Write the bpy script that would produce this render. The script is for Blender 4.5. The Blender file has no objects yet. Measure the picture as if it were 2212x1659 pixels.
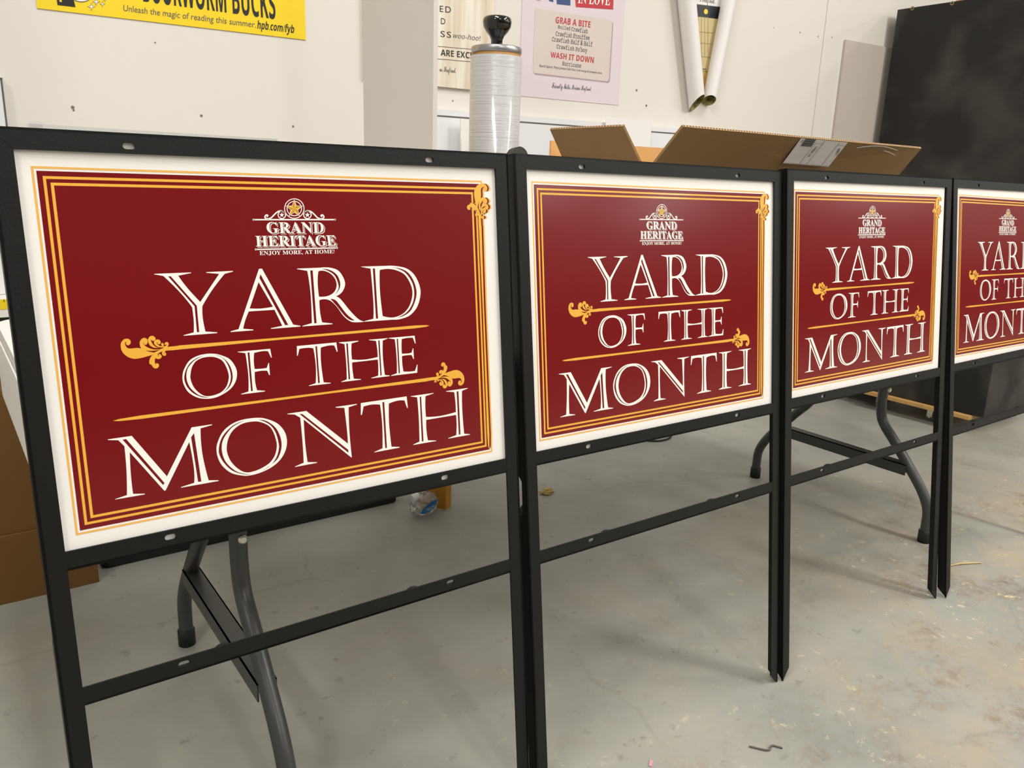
import bpy, bmesh, math, random
from mathutils import Vector, Matrix
from mathutils.geometry import tessellate_polygon
random.seed(7)
S = bpy.context.scene
COL = S.collection
R = math.radians

# ------------------------------------------------------------------ camera, world, lights, exposure
F_PX, IW, IH = 1734.13, 2212, 1659
YAW, PITCH, ROLL, HC = 0.6323, 0.2555, 0.0348, 0.997

def mul(A, B): return [[sum(A[i][k] * B[k][j] for k in range(3)) for j in range(3)] for i in range(3)]
def rx(a): c, s = math.cos(a), math.sin(a); return [[1, 0, 0], [0, c, -s], [0, s, c]]
def rz(a): c, s = math.cos(a), math.sin(a); return [[c, -s, 0], [s, c, 0], [0, 0, 1]]
CR = mul(mul(mul(rz(ROLL), rx(PITCH)), [[1, 0, 0], [0, 0, -1], [0, 1, 0]]), rz(YAW))   # world -> (right, down, forward)
right, down, fwd = Vector(CR[0]), Vector(CR[1]), Vector(CR[2])
CP = Vector((0, 0, HC))
cam_d = bpy.data.cameras.new('camera'); cam = bpy.data.objects.new('camera', cam_d); COL.objects.link(cam)
cam_d.sensor_width = 36; cam_d.lens = 36 * F_PX / IW; cam_d.clip_start = 0.02; cam_d.clip_end = 60
cm = Matrix.Identity(4)
for i in range(3):
    cm[i][0] = right[i]; cm[i][1] = -down[i]; cm[i][2] = -fwd[i]; cm[i][3] = CP[i]
cam.matrix_world = cm
S.camera = cam
S.view_settings.view_transform = 'Standard'; S.view_settings.look = 'None'
S.view_settings.gamma = 1.0; S.view_settings.use_curve_mapping = False
S.view_settings.exposure = -0.08

w = bpy.data.worlds.new('world'); S.world = w; w.use_nodes = True
bg = w.node_tree.nodes['Background']; bg.inputs[0].default_value = (1, 0.98, 0.96, 1); bg.inputs[1].default_value = 0.3

def area(name, loc, sx, sy, power, color, rot=(0, 0, 0)):
    l = bpy.data.lights.new(name, 'AREA'); l.shape = 'RECTANGLE'; l.size = sx; l.size_y = sy; l.energy = power; l.color = color
    o = bpy.data.objects.new(name, l); COL.objects.link(o); o.location = loc; o.rotation_euler = rot
    return o
WARM = (1.0, 0.985, 0.95)
# rows of fluorescent fixtures in the workshop ceiling
for (lx, ly, pw) in ((-1.8, -0.4, 62), (0.3, 0.5, 50), (2.9, -1.2, 94), (2.9, 0.3, 22), (5.4, -1.6, 50), (0.2, -3.0, 62), (4.3, -4.4, 60), (7.5, -2.6, 90), (7.5, -7.0, 80), (11.5, -4.6, 110), (11.5, -8.6, 110), (15.5, -2.6, 130), (15.5, -6.5, 130)):
    area('ceiling_lamp', (lx, ly, 3.3), 0.3, 1.3, pw, WARM)

# ------------------------------------------------------------------ materials
def lin(c):
    return tuple((x / 255 / 12.92) if x / 255 <= 0.04045 else ((x / 255 + 0.055) / 1.055) ** 2.4 for x in c)
def mat(name, rgb, rough=0.6, metal=0.0, spec=0.5, coat=0.0, noise=0.0, nscale=30, bump=0.0, bscale=200):
    m = bpy.data.materials.new(name); m.use_nodes = True
    nt = m.node_tree; b = nt.nodes['Principled BSDF']
    c = lin(rgb)
    b.inputs['Base Color'].default_value = (*c, 1)
    b.inputs['Roughness'].default_value = rough; b.inputs['Metallic'].default_value = metal
    b.inputs['Specular IOR Level'].default_value = spec
    b.inputs['Coat Weight'].default_value = coat; b.inputs['Coat Roughness'].default_value = 0.08
    tc = nt.nodes.new('ShaderNodeTexCoord')
    if noise:
        n = nt.nodes.new('ShaderNodeTexNoise'); n.inputs['Scale'].default_value = nscale; n.inputs['Detail'].default_value = 6
        nt.links.new(tc.outputs['Object'], n.inputs['Vector'])
        mx = nt.nodes.new('ShaderNodeMix'); mx.data_type = 'RGBA'
        mx.inputs[6].default_value = (*[x * (1 - noise) for x in c], 1); mx.inputs[7].default_value = (*[min(1, x * (1 + noise)) for x in c], 1)
        nt.links.new(n.outputs[0], mx.inputs[0]); nt.links.new(mx.outputs[2], b.inputs['Base Color'])
    if bump:
        n2 = nt.nodes.new('ShaderNodeTexNoise'); n2.inputs['Scale'].default_value = bscale; n2.inputs['Detail'].default_value = 4
        nt.links.new(tc.outputs['Object'], n2.inputs['Vector'])
        bp = nt.nodes.new('ShaderNodeBump'); bp.inputs['Strength'].default_value = bump; bp.inputs['Distance'].default_value = 0.002
        nt.links.new(n2.outputs[0], bp.inputs['Height']); nt.links.new(bp.outputs[0], b.inputs['Normal'])
    return m
def add_node(m, t): return m.node_tree.nodes.new(t)

M = {}
M['frame'] = mat('black_painted_steel', (13, 13, 12), 0.5, 0, 0.3, noise=0.25, nscale=60, bump=0.12, bscale=350)
M['panel'] = mat('white_sign_plastic', (240, 236, 231), 0.28, 0, 0.5)
INK = dict(rough=0.22, spec=0.5, coat=0.35)
M['maroon'] = mat('maroon_ink', (116, 14, 20), 0.2, 0, 0.45)
M['gold'] = mat('gold_ink', (236, 176, 66), 0.3, 0, 0.5, coat=0.2)
M['gold_pale'] = mat('pale_gold_ink', (235, 180, 92), 0.3, 0, 0.5, coat=0.2)
M['gold_dark'] = mat('dark_gold_ink', (176, 140, 44), 0.3)
M['ink_white'] = mat('white_ink', (246, 243, 236), 0.28, 0, 0.5, coat=0.25)
M['ink_black'] = mat('black_ink', (28, 27, 28), 0.5)
M['ink_red'] = mat('red_ink', (190, 40, 52), 0.5)
M['ink_grey'] = mat('grey_ink', (95, 88, 88), 0.6)
M['ink_blue'] = mat('blue_ink', (45, 72, 130), 0.5)
M['ink_navy'] = mat('navy_ink', (18, 22, 32), 0.35)
M['yellow'] = mat('yellow_vinyl', (245, 212, 30), 0.4, 0, 0.5, noise=0.04, nscale=20, bump=0.05, bscale=60)
M['lilac'] = mat('lilac_poster_paper', (221, 208, 216), 0.5, noise=0.02)
M['tan'] = mat('aged_tan_print', (214, 200, 192), 0.5, noise=0.06, nscale=14)
M['paper'] = mat('white_paper', (236, 233, 232), 0.6)
M['foam'] = mat('white_foam_board', (236, 234, 230), 0.55)
M['foam_shaded'] = mat('shaded_white_foam_board', (210, 204, 198), 0.6)  # white board; the shade on its side face is put into the grey
M['whiteboard'] = mat('whiteboard_face', (232, 233, 236), 0.25)
M['table_white'] = mat('white_blow_moulded_plastic', (226, 222, 218), 0.5, bump=0.1, bscale=300)
M['leg'] = mat('grey_hammered_steel', (72, 73, 72), 0.38, 0.35, 0.5, bump=0.08, bscale=400)
M['rubber'] = mat('black_rubber', (22, 22, 22), 0.6)
M['dark_grip'] = mat('dark_grey_foam_rubber', (56, 54, 50), 0.75, bump=0.15, bscale=300)
M['zinc'] = mat('zinc_plated_steel', (205, 205, 190), 0.3, 0.9)
M['alu'] = mat('brushed_aluminium', (170, 170, 172), 0.35, 0.9)
M['knob'] = mat('glossy_black_plastic', (14, 14, 15), 0.12, 0, 0.6, coat=0.5)
M['core'] = mat('brown_card_core', (190, 140, 80), 0.8)
M['card'] = mat('corrugated_cardboard', (146, 118, 80), 0.8, 0, 0.2, noise=0.07, nscale=25)
M['card_in'] = mat('kraft_inner_liner', (218, 168, 108), 0.8, 0, 0.2, noise=0.05, nscale=25)
M['card_edge'] = mat('corrugated_board_edge', (196, 160, 118), 0.85)
M['flute'] = mat('flute_gap', (72, 48, 26), 0.9)
M['carton'] = mat('shaded_brown_carton', (112, 80, 42), 0.8, 0, 0.2, noise=0.05, nscale=12)  # shade below the table and shelf is put into this darker brown
M['label'] = mat('shipping_label_paper', (226, 226, 226), 0.35)
M['black_ply'] = mat('black_painted_plywood', (38, 37, 35), 0.5, 0, 0.35, noise=0.55, nscale=4, bump=0.05, bscale=40)
def smudged():
    m = mat('chalky_black_paint', (34, 33, 31), 0.5, 0, 0.3); nt = m.node_tree; b = nt.nodes['Principled BSDF']
    tc = nt.nodes.new('ShaderNodeTexCoord'); n = nt.nodes.new('ShaderNodeTexNoise'); n.inputs['Scale'].default_value = 3.4; n.inputs['Detail'].default_value = 8; n.inputs['Distortion'].default_value = 0.6
    r = nt.nodes.new('ShaderNodeValToRGB'); r.color_ramp.elements[0].position = 0.46; r.color_ramp.elements[0].color = (*lin((31, 30, 29)), 1)
    r.color_ramp.elements[1].position = 0.7; r.color_ramp.elements[1].color = (*lin((66, 63, 58)), 1)
    nt.links.new(tc.outputs['Object'], n.inputs['Vector']); nt.links.new(n.outputs[0], r.inputs[0]); nt.links.new(r.outputs[0], b.inputs['Base Color'])
    return m
M['black_ply'] = smudged()
M['plywood'] = mat('plywood_edge', (196, 152, 92), 0.75, noise=0.2, nscale=30)
M['taupe'] = mat('taupe_board', (196, 186, 176), 0.6, noise=0.03)
M['tape_blue'] = mat('blue_masking_tape', (40, 90, 160), 0.7)
M['ochre_wood'] = mat('varnished_ochre_wood', (186, 130, 34), 0.45, noise=0.15, nscale=20)
M['leaf'] = mat('crumpled_masking_tape', (196, 172, 108), 0.7, noise=0.25, nscale=60)
M['twig'] = mat('pale_splinter', (196, 172, 128), 0.8)
M['bottle_label'] = mat('blue_bottle_label', (20, 110, 175), 0.3, noise=0.3, nscale=50)
M['cap'] = mat('milky_white_cap', (225, 226, 228), 0.4)
M['black_bag'] = mat('black_plastic_case', (18, 18, 18), 0.4)
M['silver'] = mat('lamp_yellow_ink', (246, 210, 60), 0.4)
M['joint'] = mat('wall_joint_line', (176, 170, 162), 0.7)
M['scuff'] = mat('wall_scuff', (120, 112, 104), 0.8)
M['pink'] = mat('pink_print', (206, 150, 170), 0.5)
M['caster'] = mat('grey_caster_rubber', (88, 84, 78), 0.6)

def glassy(name, gl=0.12, tint=(1, 1, 1), rough=0.05, milk=0.0):
    m = bpy.data.materials.new(name); m.use_nodes = True; nt = m.node_tree; nt.nodes.clear()
    out = nt.nodes.new('ShaderNodeOutputMaterial'); tr = nt.nodes.new('ShaderNodeBsdfTransparent'); g = nt.nodes.new('ShaderNodeBsdfGlossy')
    tr.inputs[0].default_value = (*tint, 1); g.inputs['Roughness'].default_value = rough
    lw = nt.nodes.new('ShaderNodeLayerWeight'); lw.inputs[0].default_value = 0.35
    mth = nt.nodes.new('ShaderNodeMath'); mth.operation = 'MULTIPLY_ADD'; mth.inputs[1].default_value = 0.7; mth.inputs[2].default_value = gl
    nt.links.new(lw.outputs['Fresnel'], mth.inputs[0])
    mx = nt.nodes.new('ShaderNodeMixShader'); nt.links.new(mth.outputs[0], mx.inputs[0]); nt.links.new(tr.outputs[0], mx.inputs[1]); nt.links.new(g.outputs[0], mx.inputs[2])
    last = mx
    if milk:
        d = nt.nodes.new('ShaderNodeBsdfDiffuse'); d.inputs[0].default_value = (0.8, 0.8, 0.8, 1)
        m2 = nt.nodes.new('ShaderNodeMixShader'); m2.inputs[0].default_value = milk
        nt.links.new(mx.outputs[0], m2.inputs[1]); nt.links.new(d.outputs[0], m2.inputs[2]); last = m2
    nt.links.new(last.outputs[0], out.inputs[0])
    return m
M['acrylic'] = glassy('clear_acrylic', 0.03, (0.97, 0.98, 0.97))
M['acrylic_edge'] = glassy('frosted_acrylic_edge', 0.08, (0.9, 0.9, 0.88), 0.3, 0.35)
M['pet'] = glassy('clear_bottle_plastic', 0.16, (0.93, 0.94, 0.94), 0.06, 0.1)

def wood_print():
    m = mat('pale_wood_print', (232, 222, 206), 0.45); nt = m.node_tree; b = nt.nodes['Principled BSDF']
    tc = nt.nodes.new('ShaderNodeTexCoord'); mp = nt.nodes.new('ShaderNodeMapping'); mp.inputs['Scale'].default_value = (22, 22, 1.6)
    n = nt.nodes.new('ShaderNodeTexNoise'); n.inputs['Scale'].default_value = 1.6; n.inputs['Detail'].default_value = 5
    r = nt.nodes.new('ShaderNodeValToRGB'); r.color_ramp.elements[0].position = 0.35; r.color_ramp.elements[0].color = (*lin((212, 196, 172)), 1)
    r.color_ramp.elements[1].position = 0.62; r.color_ramp.elements[1].color = (*lin((238, 230, 216)), 1)
    nt.links.new(tc.outputs['Object'], mp.inputs[0]); nt.links.new(mp.outputs[0], n.inputs['Vector']); nt.links.new(n.outputs[0], r.inputs[0]); nt.links.new(r.outputs[0], b.inputs['Base Color'])
    return m
M['wood_print'] = wood_print()

def grass_print():
    m = mat('grass_print', (120, 120, 50), 0.5); nt = m.node_tree; b = nt.nodes['Principled BSDF']
    tc = nt.nodes.new('ShaderNodeTexCoord'); n = nt.nodes.new('ShaderNodeTexNoise'); n.inputs['Scale'].default_value = 45; n.inputs['Detail'].default_value = 4
    r = nt.nodes.new('ShaderNodeValToRGB'); r.color_ramp.elements[0].position = 0.35; r.color_ramp.elements[0].color = (*lin((70, 84, 26)), 1)
    r.color_ramp.elements[1].position = 0.65; r.color_ramp.elements[1].color = (*lin((196, 180, 110)), 1)
    nt.links.new(tc.outputs['Object'], n.inputs['Vector']); nt.links.new(n.outputs[0], r.inputs[0]); nt.links.new(r.outputs[0], b.inputs['Base Color'])
    return m
M['grass'] = grass_print()
M['sand'] = mat('dry_straw_print', (206, 170, 96), 0.5, noise=0.3, nscale=40)
M['container'] = mat('cream_container_print', (206, 188, 138), 0.5, noise=0.08, nscale=25)
M['container_line'] = mat('container_rib_print', (150, 132, 88), 0.5)

def film_mat():
    m = mat('stretch_film', (188, 186, 187), 0.2, 0, 0.7, coat=0.5); nt = m.node_tree; b = nt.nodes['Principled BSDF']
    tc = nt.nodes.new('ShaderNodeTexCoord'); mp = nt.nodes.new('ShaderNodeMapping'); mp.inputs['Scale'].default_value = (4, 4, 230)
    n = nt.nodes.new('ShaderNodeTexNoise'); n.inputs['Scale'].default_value = 1.2; n.inputs['Detail'].default_value = 4
    nt.links.new(tc.outputs['Object'], mp.inputs[0]); nt.links.new(mp.outputs[0], n.inputs['Vector'])
    bp = nt.nodes.new('ShaderNodeBump'); bp.inputs['Strength'].default_value = 0.9; bp.inputs['Distance'].default_value = 0.004
    nt.links.new(n.outputs[0], bp.inputs['Height']); nt.links.new(bp.outputs[0], b.inputs['Normal'])
    b.inputs['Subsurface Weight'].default_value = 0.3; b.inputs['Subsurface Radius'].default_value = (0.02, 0.02, 0.02)
    return m
M['film'] = film_mat()

def floor_mat():
    m = bpy.data.materials.new('worn_painted_concrete'); m.use_nodes = True; nt = m.node_tree; b = nt.nodes['Principled BSDF']
    L = nt.links.new
    tc = nt.nodes.new('ShaderNodeTexCoord')
    def noise(scale, det=6, rough=0.55, off=0):
        n = nt.nodes.new('ShaderNodeTexNoise'); n.inputs['Scale'].default_value = scale; n.inputs['Detail'].default_value = det; n.inputs['Roughness'].default_value = rough
        mp = nt.nodes.new('ShaderNodeMapping'); mp.inputs['Location'].default_value = (off, off * 1.7, 0)
        L(tc.outputs['Object'], mp.inputs[0]); L(mp.outputs[0], n.inputs['Vector']); return n.outputs[0]
    def ramp(src, p0, p1, c0=(0, 0, 0), c1=(1, 1, 1)):
        r = nt.nodes.new('ShaderNodeValToRGB'); e = r.color_ramp.elements
        e[0].position = p0; e[0].color = (*c0, 1); e[1].position = p1; e[1].color = (*c1, 1); L(src, r.inputs[0]); return r.outputs[0]
    def mix(fac, a, bcol):
        x = nt.nodes.new('ShaderNodeMix'); x.data_type = 'RGBA'
        L(fac, x.inputs[0])
        if isinstance(a, tuple): x.inputs[6].default_value = (*a, 1)
        else: L(a, x.inputs[6])
        if isinstance(bcol, tuple): x.inputs[7].default_value = (*bcol, 1)
        else: L(bcol, x.inputs[7])
        return x.outputs[2]
    def math_(op, a, bb):
        x = nt.nodes.new('ShaderNodeMath'); x.operation = op; x.use_clamp = True
        for i, v in enumerate((a, bb)):
            if isinstance(v, (int, float)): x.inputs[i].default_value = v
            else: L(v, x.inputs[i])
        return x.outputs[0]
    base = ramp(noise(2.2, 8), 0.3, 0.7, lin((140, 141, 135)), lin((162, 162, 154)))
    # traffic wear: the paint is worn to brown cement on the open floor in front of and to the right of the table
    sep = nt.nodes.new('ShaderNodeSeparateXYZ'); L(tc.outputs['Object'], sep.inputs[0])
    mr = nt.nodes.new('ShaderNodeMapRange'); mr.inputs[1].default_value = 0.4; mr.inputs[2].default_value = 2.4; L(sep.outputs[0], mr.inputs[0])
    my = nt.nodes.new('ShaderNodeMapRange'); my.inputs[1].default_value = 1.7; my.inputs[2].default_value = 0.6; L(sep.outputs[1], my.inputs[0])
    zone = math_('MULTIPLY', mr.outputs[0], my.outputs[0])
    wear = math_('MULTIPLY', ramp(noise(3.0, 12, 0.74, 3), 0.42, 0.60), math_('ADD', math_('MULTIPLY', zone, 1.0), 0.08))
    c = mix(wear, base, lin((172, 159, 136)))
    rust = math_('MULTIPLY', ramp(noise(4.0, 12, 0.75, 11), 0.50, 0.62), math_('MULTIPLY', ramp(noise(32, 10, 0.8, 5), 0.42, 0.56), zone))
    c = mix(rust, c, lin((122, 92, 62)))
    dark = math_('MULTIPLY', ramp(noise(24, 8, 0.7, 21), 0.6, 0.68), 0.4)
    c = mix(dark, c, lin((82, 80, 74)))
    cream = math_('MULTIPLY', ramp(noise(26, 11, 0.78, 31), 0.575, 0.62), ramp(noise(3.2, 6, 0.65, 41), 0.44, 0.58))
    cream = math_('MULTIPLY', cream, math_('ADD', math_('MULTIPLY', zone, 1.2), 0.12))
    c = mix(cream, c, lin((222, 206, 160)))
    vo = nt.nodes.new('ShaderNodeTexVoronoi'); vo.feature = 'DISTANCE_TO_EDGE'; vo.inputs['Scale'].default_value = 1.1
    wrp = nt.nodes.new('ShaderNodeMix'); wrp.data_type = 'RGBA'; wrp.inputs[0].default_value = 0.12
    nz = nt.nodes.new('ShaderNodeTexNoise'); nz.inputs['Scale'].default_value = 5; nz.inputs['Detail'].default_value = 8
    L(tc.outputs['Object'], nz.inputs['Vector']); L(tc.outputs['Object'], wrp.inputs[6]); L(nz.outputs[1], wrp.inputs[7]); L(wrp.outputs[2], vo.inputs['Vector'])
    crack = math_('MULTIPLY', ramp(vo.outputs[0], 0.0015, 0.005, (1,) * 3, (0,) * 3), ramp(noise(2.6, 4, 0.6, 71), 0.48, 0.6))
    c = mix(math_('MULTIPLY', crack, 0.22), c, lin((84, 82, 76)))
    L(c, b.inputs['Base Color'])
    rg = ramp(noise(6, 6, 0.6, 51), 0.3, 0.7, (0.32,) * 3, (0.6,) * 3); L(rg, b.inputs['Roughness'])
    bp = nt.nodes.new('ShaderNodeBump'); bp.inputs['Strength'].default_value = 0.08; bp.inputs['Distance'].default_value = 0.003
    L(noise(60, 8), bp.inputs['Height']); L(bp.outputs[0], b.inputs['Normal'])
    return m
M['floor'] = floor_mat()
M['wall'] = mat('warm_white_wall_paint', (226, 221, 213), 0.55, 0, 0.4, noise=0.015, nscale=3, bump=0.04, bscale=120)
M['ceiling'] = mat('white_ceiling', (225, 222, 215), 0.8)
M['far_wall'] = mat('pale_far_wall', (226, 222, 215), 0.8)
M['reflect_dark'] = mat('dark_reflection_band', (64, 62, 60), 0.7)  # for the added bands that keep the lower sign reflections dark

# ------------------------------------------------------------------ mesh helpers
class MB:
    def __init__(s): s.v = []; s.f = []; s.sm = []
    def add(s, vs, fs, smooth=False):
        o = len(s.v); s.v += [Vector(x) for x in vs]; s.f += [tuple(i + o for i in f) for f in fs]; s.sm += [smooth] * len(fs); return s
    def box(s, a, b, T=None):
        (x0, y0, z0), (x1, y1, z1) = a, b
        vs = [Vector(p) for p in ((x0, y0, z0), (x1, y0, z0), (x1, y1, z0), (x0, y1, z0), (x0, y0, z1), (x1, y0, z1), (x1, y1, z1), (x0, y1, z1))]
        if T: vs = [T @ p for p in vs]
        return s.add(vs, [(0, 3, 2, 1), (4, 5, 6, 7), (0, 1, 5, 4), (1, 2, 6, 5), (2, 3, 7, 6), (3, 0, 4, 7)])
    def flat(s, loops, fn):
        """filled planar shape (print on a surface)"""
        tri = tessellate_polygon([[Vector((p[0], p[1], 0)) for p in l] for l in loops])
        pts = [p for l in loops for p in l]
        return s.add([fn(*p) for p in pts], [tuple(t) for t in tri])
    def prism(s, loops, f0, f1):
        tri = tessellate_polygon([[Vector((p[0], p[1], 0)) for p in l] for l in loops])
        pts = [p for l in loops for p in l]; n = len(pts)
        fs = [tuple(t) for t in tri] + [tuple(i + n for i in reversed(t)) for t in tri]
        k = 0
        for l in loops:
            m = len(l)
            for i in range(m):
                a, b = k + i, k + (i + 1) % m
                fs.append((a, b, b + n, a + n))
            k += m
        return s.add([f0(*p) for p in pts] + [f1(*p) for p in pts], fs)
    def tube(s, path, r, n=14, cap=True):
        path = [Vector(p) for p in path]; rs = r if isinstance(r, (list, tuple)) else [r] * len(path)
        t = (path[1] - path[0]).normalized(); u = t.orthogonal().normalized(); rings = []
        for i, p in enumerate(path):
            tt = ((path[min(i + 1, len(path) - 1)] - path[max(i - 1, 0)])).normalized()
            u = (u - tt * u.dot(tt)).normalized(); v = tt.cross(u)
            rings.append([p + (u * math.cos(2 * math.pi * k / n) + v * math.sin(2 * math.pi * k / n)) * rs[i] for k in range(n)])
        vs = [q for rg in rings for q in rg]; fs = []
        for i in range(len(path) - 1):
            for k in range(n): fs.append((i * n + k, i * n + (k + 1) % n, (i + 1) * n + (k + 1) % n, (i + 1) * n + k))
        s.add(vs, fs, True)
        if cap:
            s.add(rings[0], [tuple(reversed(range(n)))]); s.add(rings[-1], [tuple(range(n))])
        return s
    def lathe(s, prof, n=40, c=(0, 0, 0)):
        vs = []; fs = []
        for (r, z) in prof:
            for k in range(n): a = 2 * math.pi * k / n; vs.append((c[0] + r * math.cos(a), c[1] + r * math.sin(a), c[2] + z))
        for i in range(len(prof) - 1):
            for k in range(n): fs.append((i * n + k, i * n + (k + 1) % n, (i + 1) * n + (k + 1) % n, (i + 1) * n + k))
        return s.add(vs, fs, True)
    def mesh(s, name, m, inv=None):
        me = bpy.data.meshes.new(name)
        vs = [inv @ p for p in s.v] if inv else s.v
        me.from_pydata([tuple(p) for p in vs], [], s.f); me.polygons.foreach_set('use_smooth', s.sm); me.materials.append(m); me.update()
        return me

WM = {}   # world matrix of every thing / part that hosts children
def tag(o, label=None, cat=None, group=None, kind=None):
    if label: o['label'] = label
    if cat: o['category'] = cat
    if group: o['group'] = group
    if kind: o['kind'] = kind
    return o
def thing(name, label, cat, M4=None, group=None, kind=None):
    o = bpy.data.objects.new(name, None); COL.objects.link(o); o.empty_display_size = 0.05
    M4 = M4 or Matrix.Identity(4); o.matrix_world = M4; WM[o.name] = M4.copy()
    return tag(o, label, cat, group, kind)
def part(name, mb, m, parent, label=None, local=False):
    """mb in world coordinates unless local"""
    pm = WM[parent.name]
    o = bpy.data.objects.new(name, mb.mesh(name, m, None if local else pm.inverted())); COL.objects.link(o); o.parent = parent
    WM[o.name] = pm.copy()
    if label: o['label'] = label
    return o
def solid(name, mb, m, label=None, cat=None, base=(0, 0, 0), group=None, kind=None):
    M4 = Matrix.Translation(base)
    o = bpy.data.objects.new(name, mb.mesh(name, m, M4.inverted())); COL.objects.link(o); o.matrix_world = M4; WM[o.name] = M4.copy()
    return tag(o, label, cat, group, kind)
def copy_tree(o, parent=None):
    c = o.copy(); COL.objects.link(c); WM[c.name] = WM.get(o.name, Matrix.Identity(4)).copy()
    if parent: c.parent = parent
    for ch in list(o.children): copy_tree(ch, c)
    return c
def bevel(o, wd=0.003, seg=2):
    b = o.modifiers.new('bevel', 'BEVEL'); b.width = wd; b.segments = seg; b.limit_method = 'ANGLE'; b.angle_limit = R(40); return o
def T(x, y, z, rzz=0): return Matrix.Translation((x, y, z)) @ Matrix.Rotation(rzz, 4, 'Z')

# view rays of the photograph, used to read real positions off known planes
def ray(px, py):
    d = right * ((px - IW / 2) / F_PX) + down * ((py - IH / 2) / F_PX) + fwd
    return d.normalized()
def on(px, py, p, n):
    d = ray(px, py); n = Vector(n); return CP + d * (n.dot(Vector(p) - CP) / n.dot(d))
WT = math.atan(0.07); WE = Vector((math.cos(WT), -math.sin(WT), 0)); WN = Vector((-math.sin(WT), -math.cos(WT), 0)); W0 = Vector((0, 2.35, 0))
def wall(px, py, off=0.0): return on(px, py, W0 + WN * off, WN)
def wp(s, z, off=0.0): return W0 + WE * s + WN * off + Vector((0, 0, z))
def ws(px, py): p = wall(px, py) - W0; return (p.dot(WE), p.z)

def homography(src, dst):
    A = []
    for (x, y), (u, v) in zip(src, dst):
        A.append([x, y, 1, 0, 0, 0, -u * x, -u * y, u]); A.append([0, 0, 0, x, y, 1, -v * x, -v * y, v])
    n = 8
    for i in range(n):
        p = max(range(i, n), key=lambda r: abs(A[r][i])); A[i], A[p] = A[p], A[i]
        for r in range(n):
            if r != i:
                k = A[r][i] / A[i][i]
                for c in range(i, n + 1): A[r][c] -= k * A[i][c]
    h = [A[i][n] / A[i][i] for i in range(n)]
    def f(x, y):
        d = h[6] * x + h[7] * y + 1
        return ((h[0] * x + h[1] * y + h[2]) / d, (h[3] * x + h[4] * y + h[5]) / d)
    return f

# ------------------------------------------------------------------ lettering
def mathal(s, U, L):
    o = ''
    for c in s:
        if 'A' <= c <= 'Z' and U: o += chr(U + ord(c) - 65)
        elif 'a' <= c <= 'z' and L: o += chr(L + ord(c) - 97)
        else: o += c
    return o
STYLE = {'serif': (0x1D400, 0x1D41A), 'script': (0x1D4D0, 0x1D4EA), 'type': (0x1D670, 0x1D68A), 'bold': (0x1D5D4, 0x1D5EE), 'sans': (0, 0), 'ital': (0x1D608, 0x1D622)}
def glyphs(s, style='sans', spacing=1.0):
    c = bpy.data.curves.new('t', 'FONT'); c.body = mathal(s, *STYLE[style]); c.resolution_u = 3; c.space_character = spacing
    o = bpy.data.objects.new('t', c); COL.objects.link(o)
    dg = bpy.context.evaluated_depsgraph_get(); me = bpy.data.meshes.new_from_object(o.evaluated_get(dg))
    vs = [(v.co.x, v.co.y) for v in me.vertices]; fs = [tuple(p.vertices) for p in me.polygons]
    bpy.data.objects.remove(o); bpy.data.curves.remove(c); bpy.data.meshes.remove(me)
    x0 = min(v[0] for v in vs); x1 = max(v[0] for v in vs); y1 = max(v[1] for v in vs)
    return [((x - x0) / (x1 - x0), y / y1) for x, y in vs], fs
def text_into(mb, s, style, quad, fn, spacing=1.0):
    """quad: BL, BR, TR, TL of baseline / tallest letter in some 2-D frame; fn maps that frame to 3-D"""
    vs, fs = glyphs(s, style, spacing)
    (ax, ay), (bx, by), (cx, cy), (dx, dy) = quad
    out = []
    for (u, v) in vs:
        x = (ax * (1 - u) + bx * u) * (1 - v) + (dx * (1 - u) + cx * u) * v
        y = (ay * (1 - u) + by * u) * (1 - v) + (dy * (1 - u) + cy * u) * v
        out.append(fn(x, y))
    mb.add(out, fs)

def smooth(pts, closed=True, seg=6):
    """corner points (x,y) and smooth points (x,y,1): smooth stretches follow a Catmull-Rom spline"""
    n = len(pts); out = []
    rng = range(n if closed else n - 1)
    P = lambda i: pts[i % n] if closed else pts[max(0, min(n - 1, i))]
    for i in rng:
        a, b = P(i), P(i + 1); sa, sb = len(a) > 2, len(b) > 2
        out.append((a[0], a[1]))
        if not (sa or sb): continue
        z, c = P(i - 1), P(i + 2)
        ta = ((b[0] - z[0]) / 2, (b[1] - z[1]) / 2) if sa else ((b[0] - a[0]), (b[1] - a[1]))
        tb = ((c[0] - a[0]) / 2, (c[1] - a[1]) / 2) if sb else ((b[0] - a[0]), (b[1] - a[1]))
        if not sa: ta = (2 * (b[0] - a[0]) - tb[0], 2 * (b[1] - a[1]) - tb[1]); ta = (ta[0] * .7, ta[1] * .7)
        if not sb: tb = (2 * (b[0] - a[0]) - ta[0], 2 * (b[1] - a[1]) - ta[1]); tb = (tb[0] * .7, tb[1] * .7)
        for k in range(1, seg):
            t = k / seg; h1 = 2 * t ** 3 - 3 * t ** 2 + 1; h2 = t ** 3 - 2 * t ** 2 + t; h3 = -2 * t ** 3 + 3 * t ** 2; h4 = t ** 3 - t ** 2
            out.append((h1 * a[0] + h2 * ta[0] + h3 * b[0] + h4 * tb[0], h1 * a[1] + h2 * ta[1] + h3 * b[1] + h4 * tb[1]))
    if not closed: out.append((pts[-1][0], pts[-1][1]))
    return out
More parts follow.
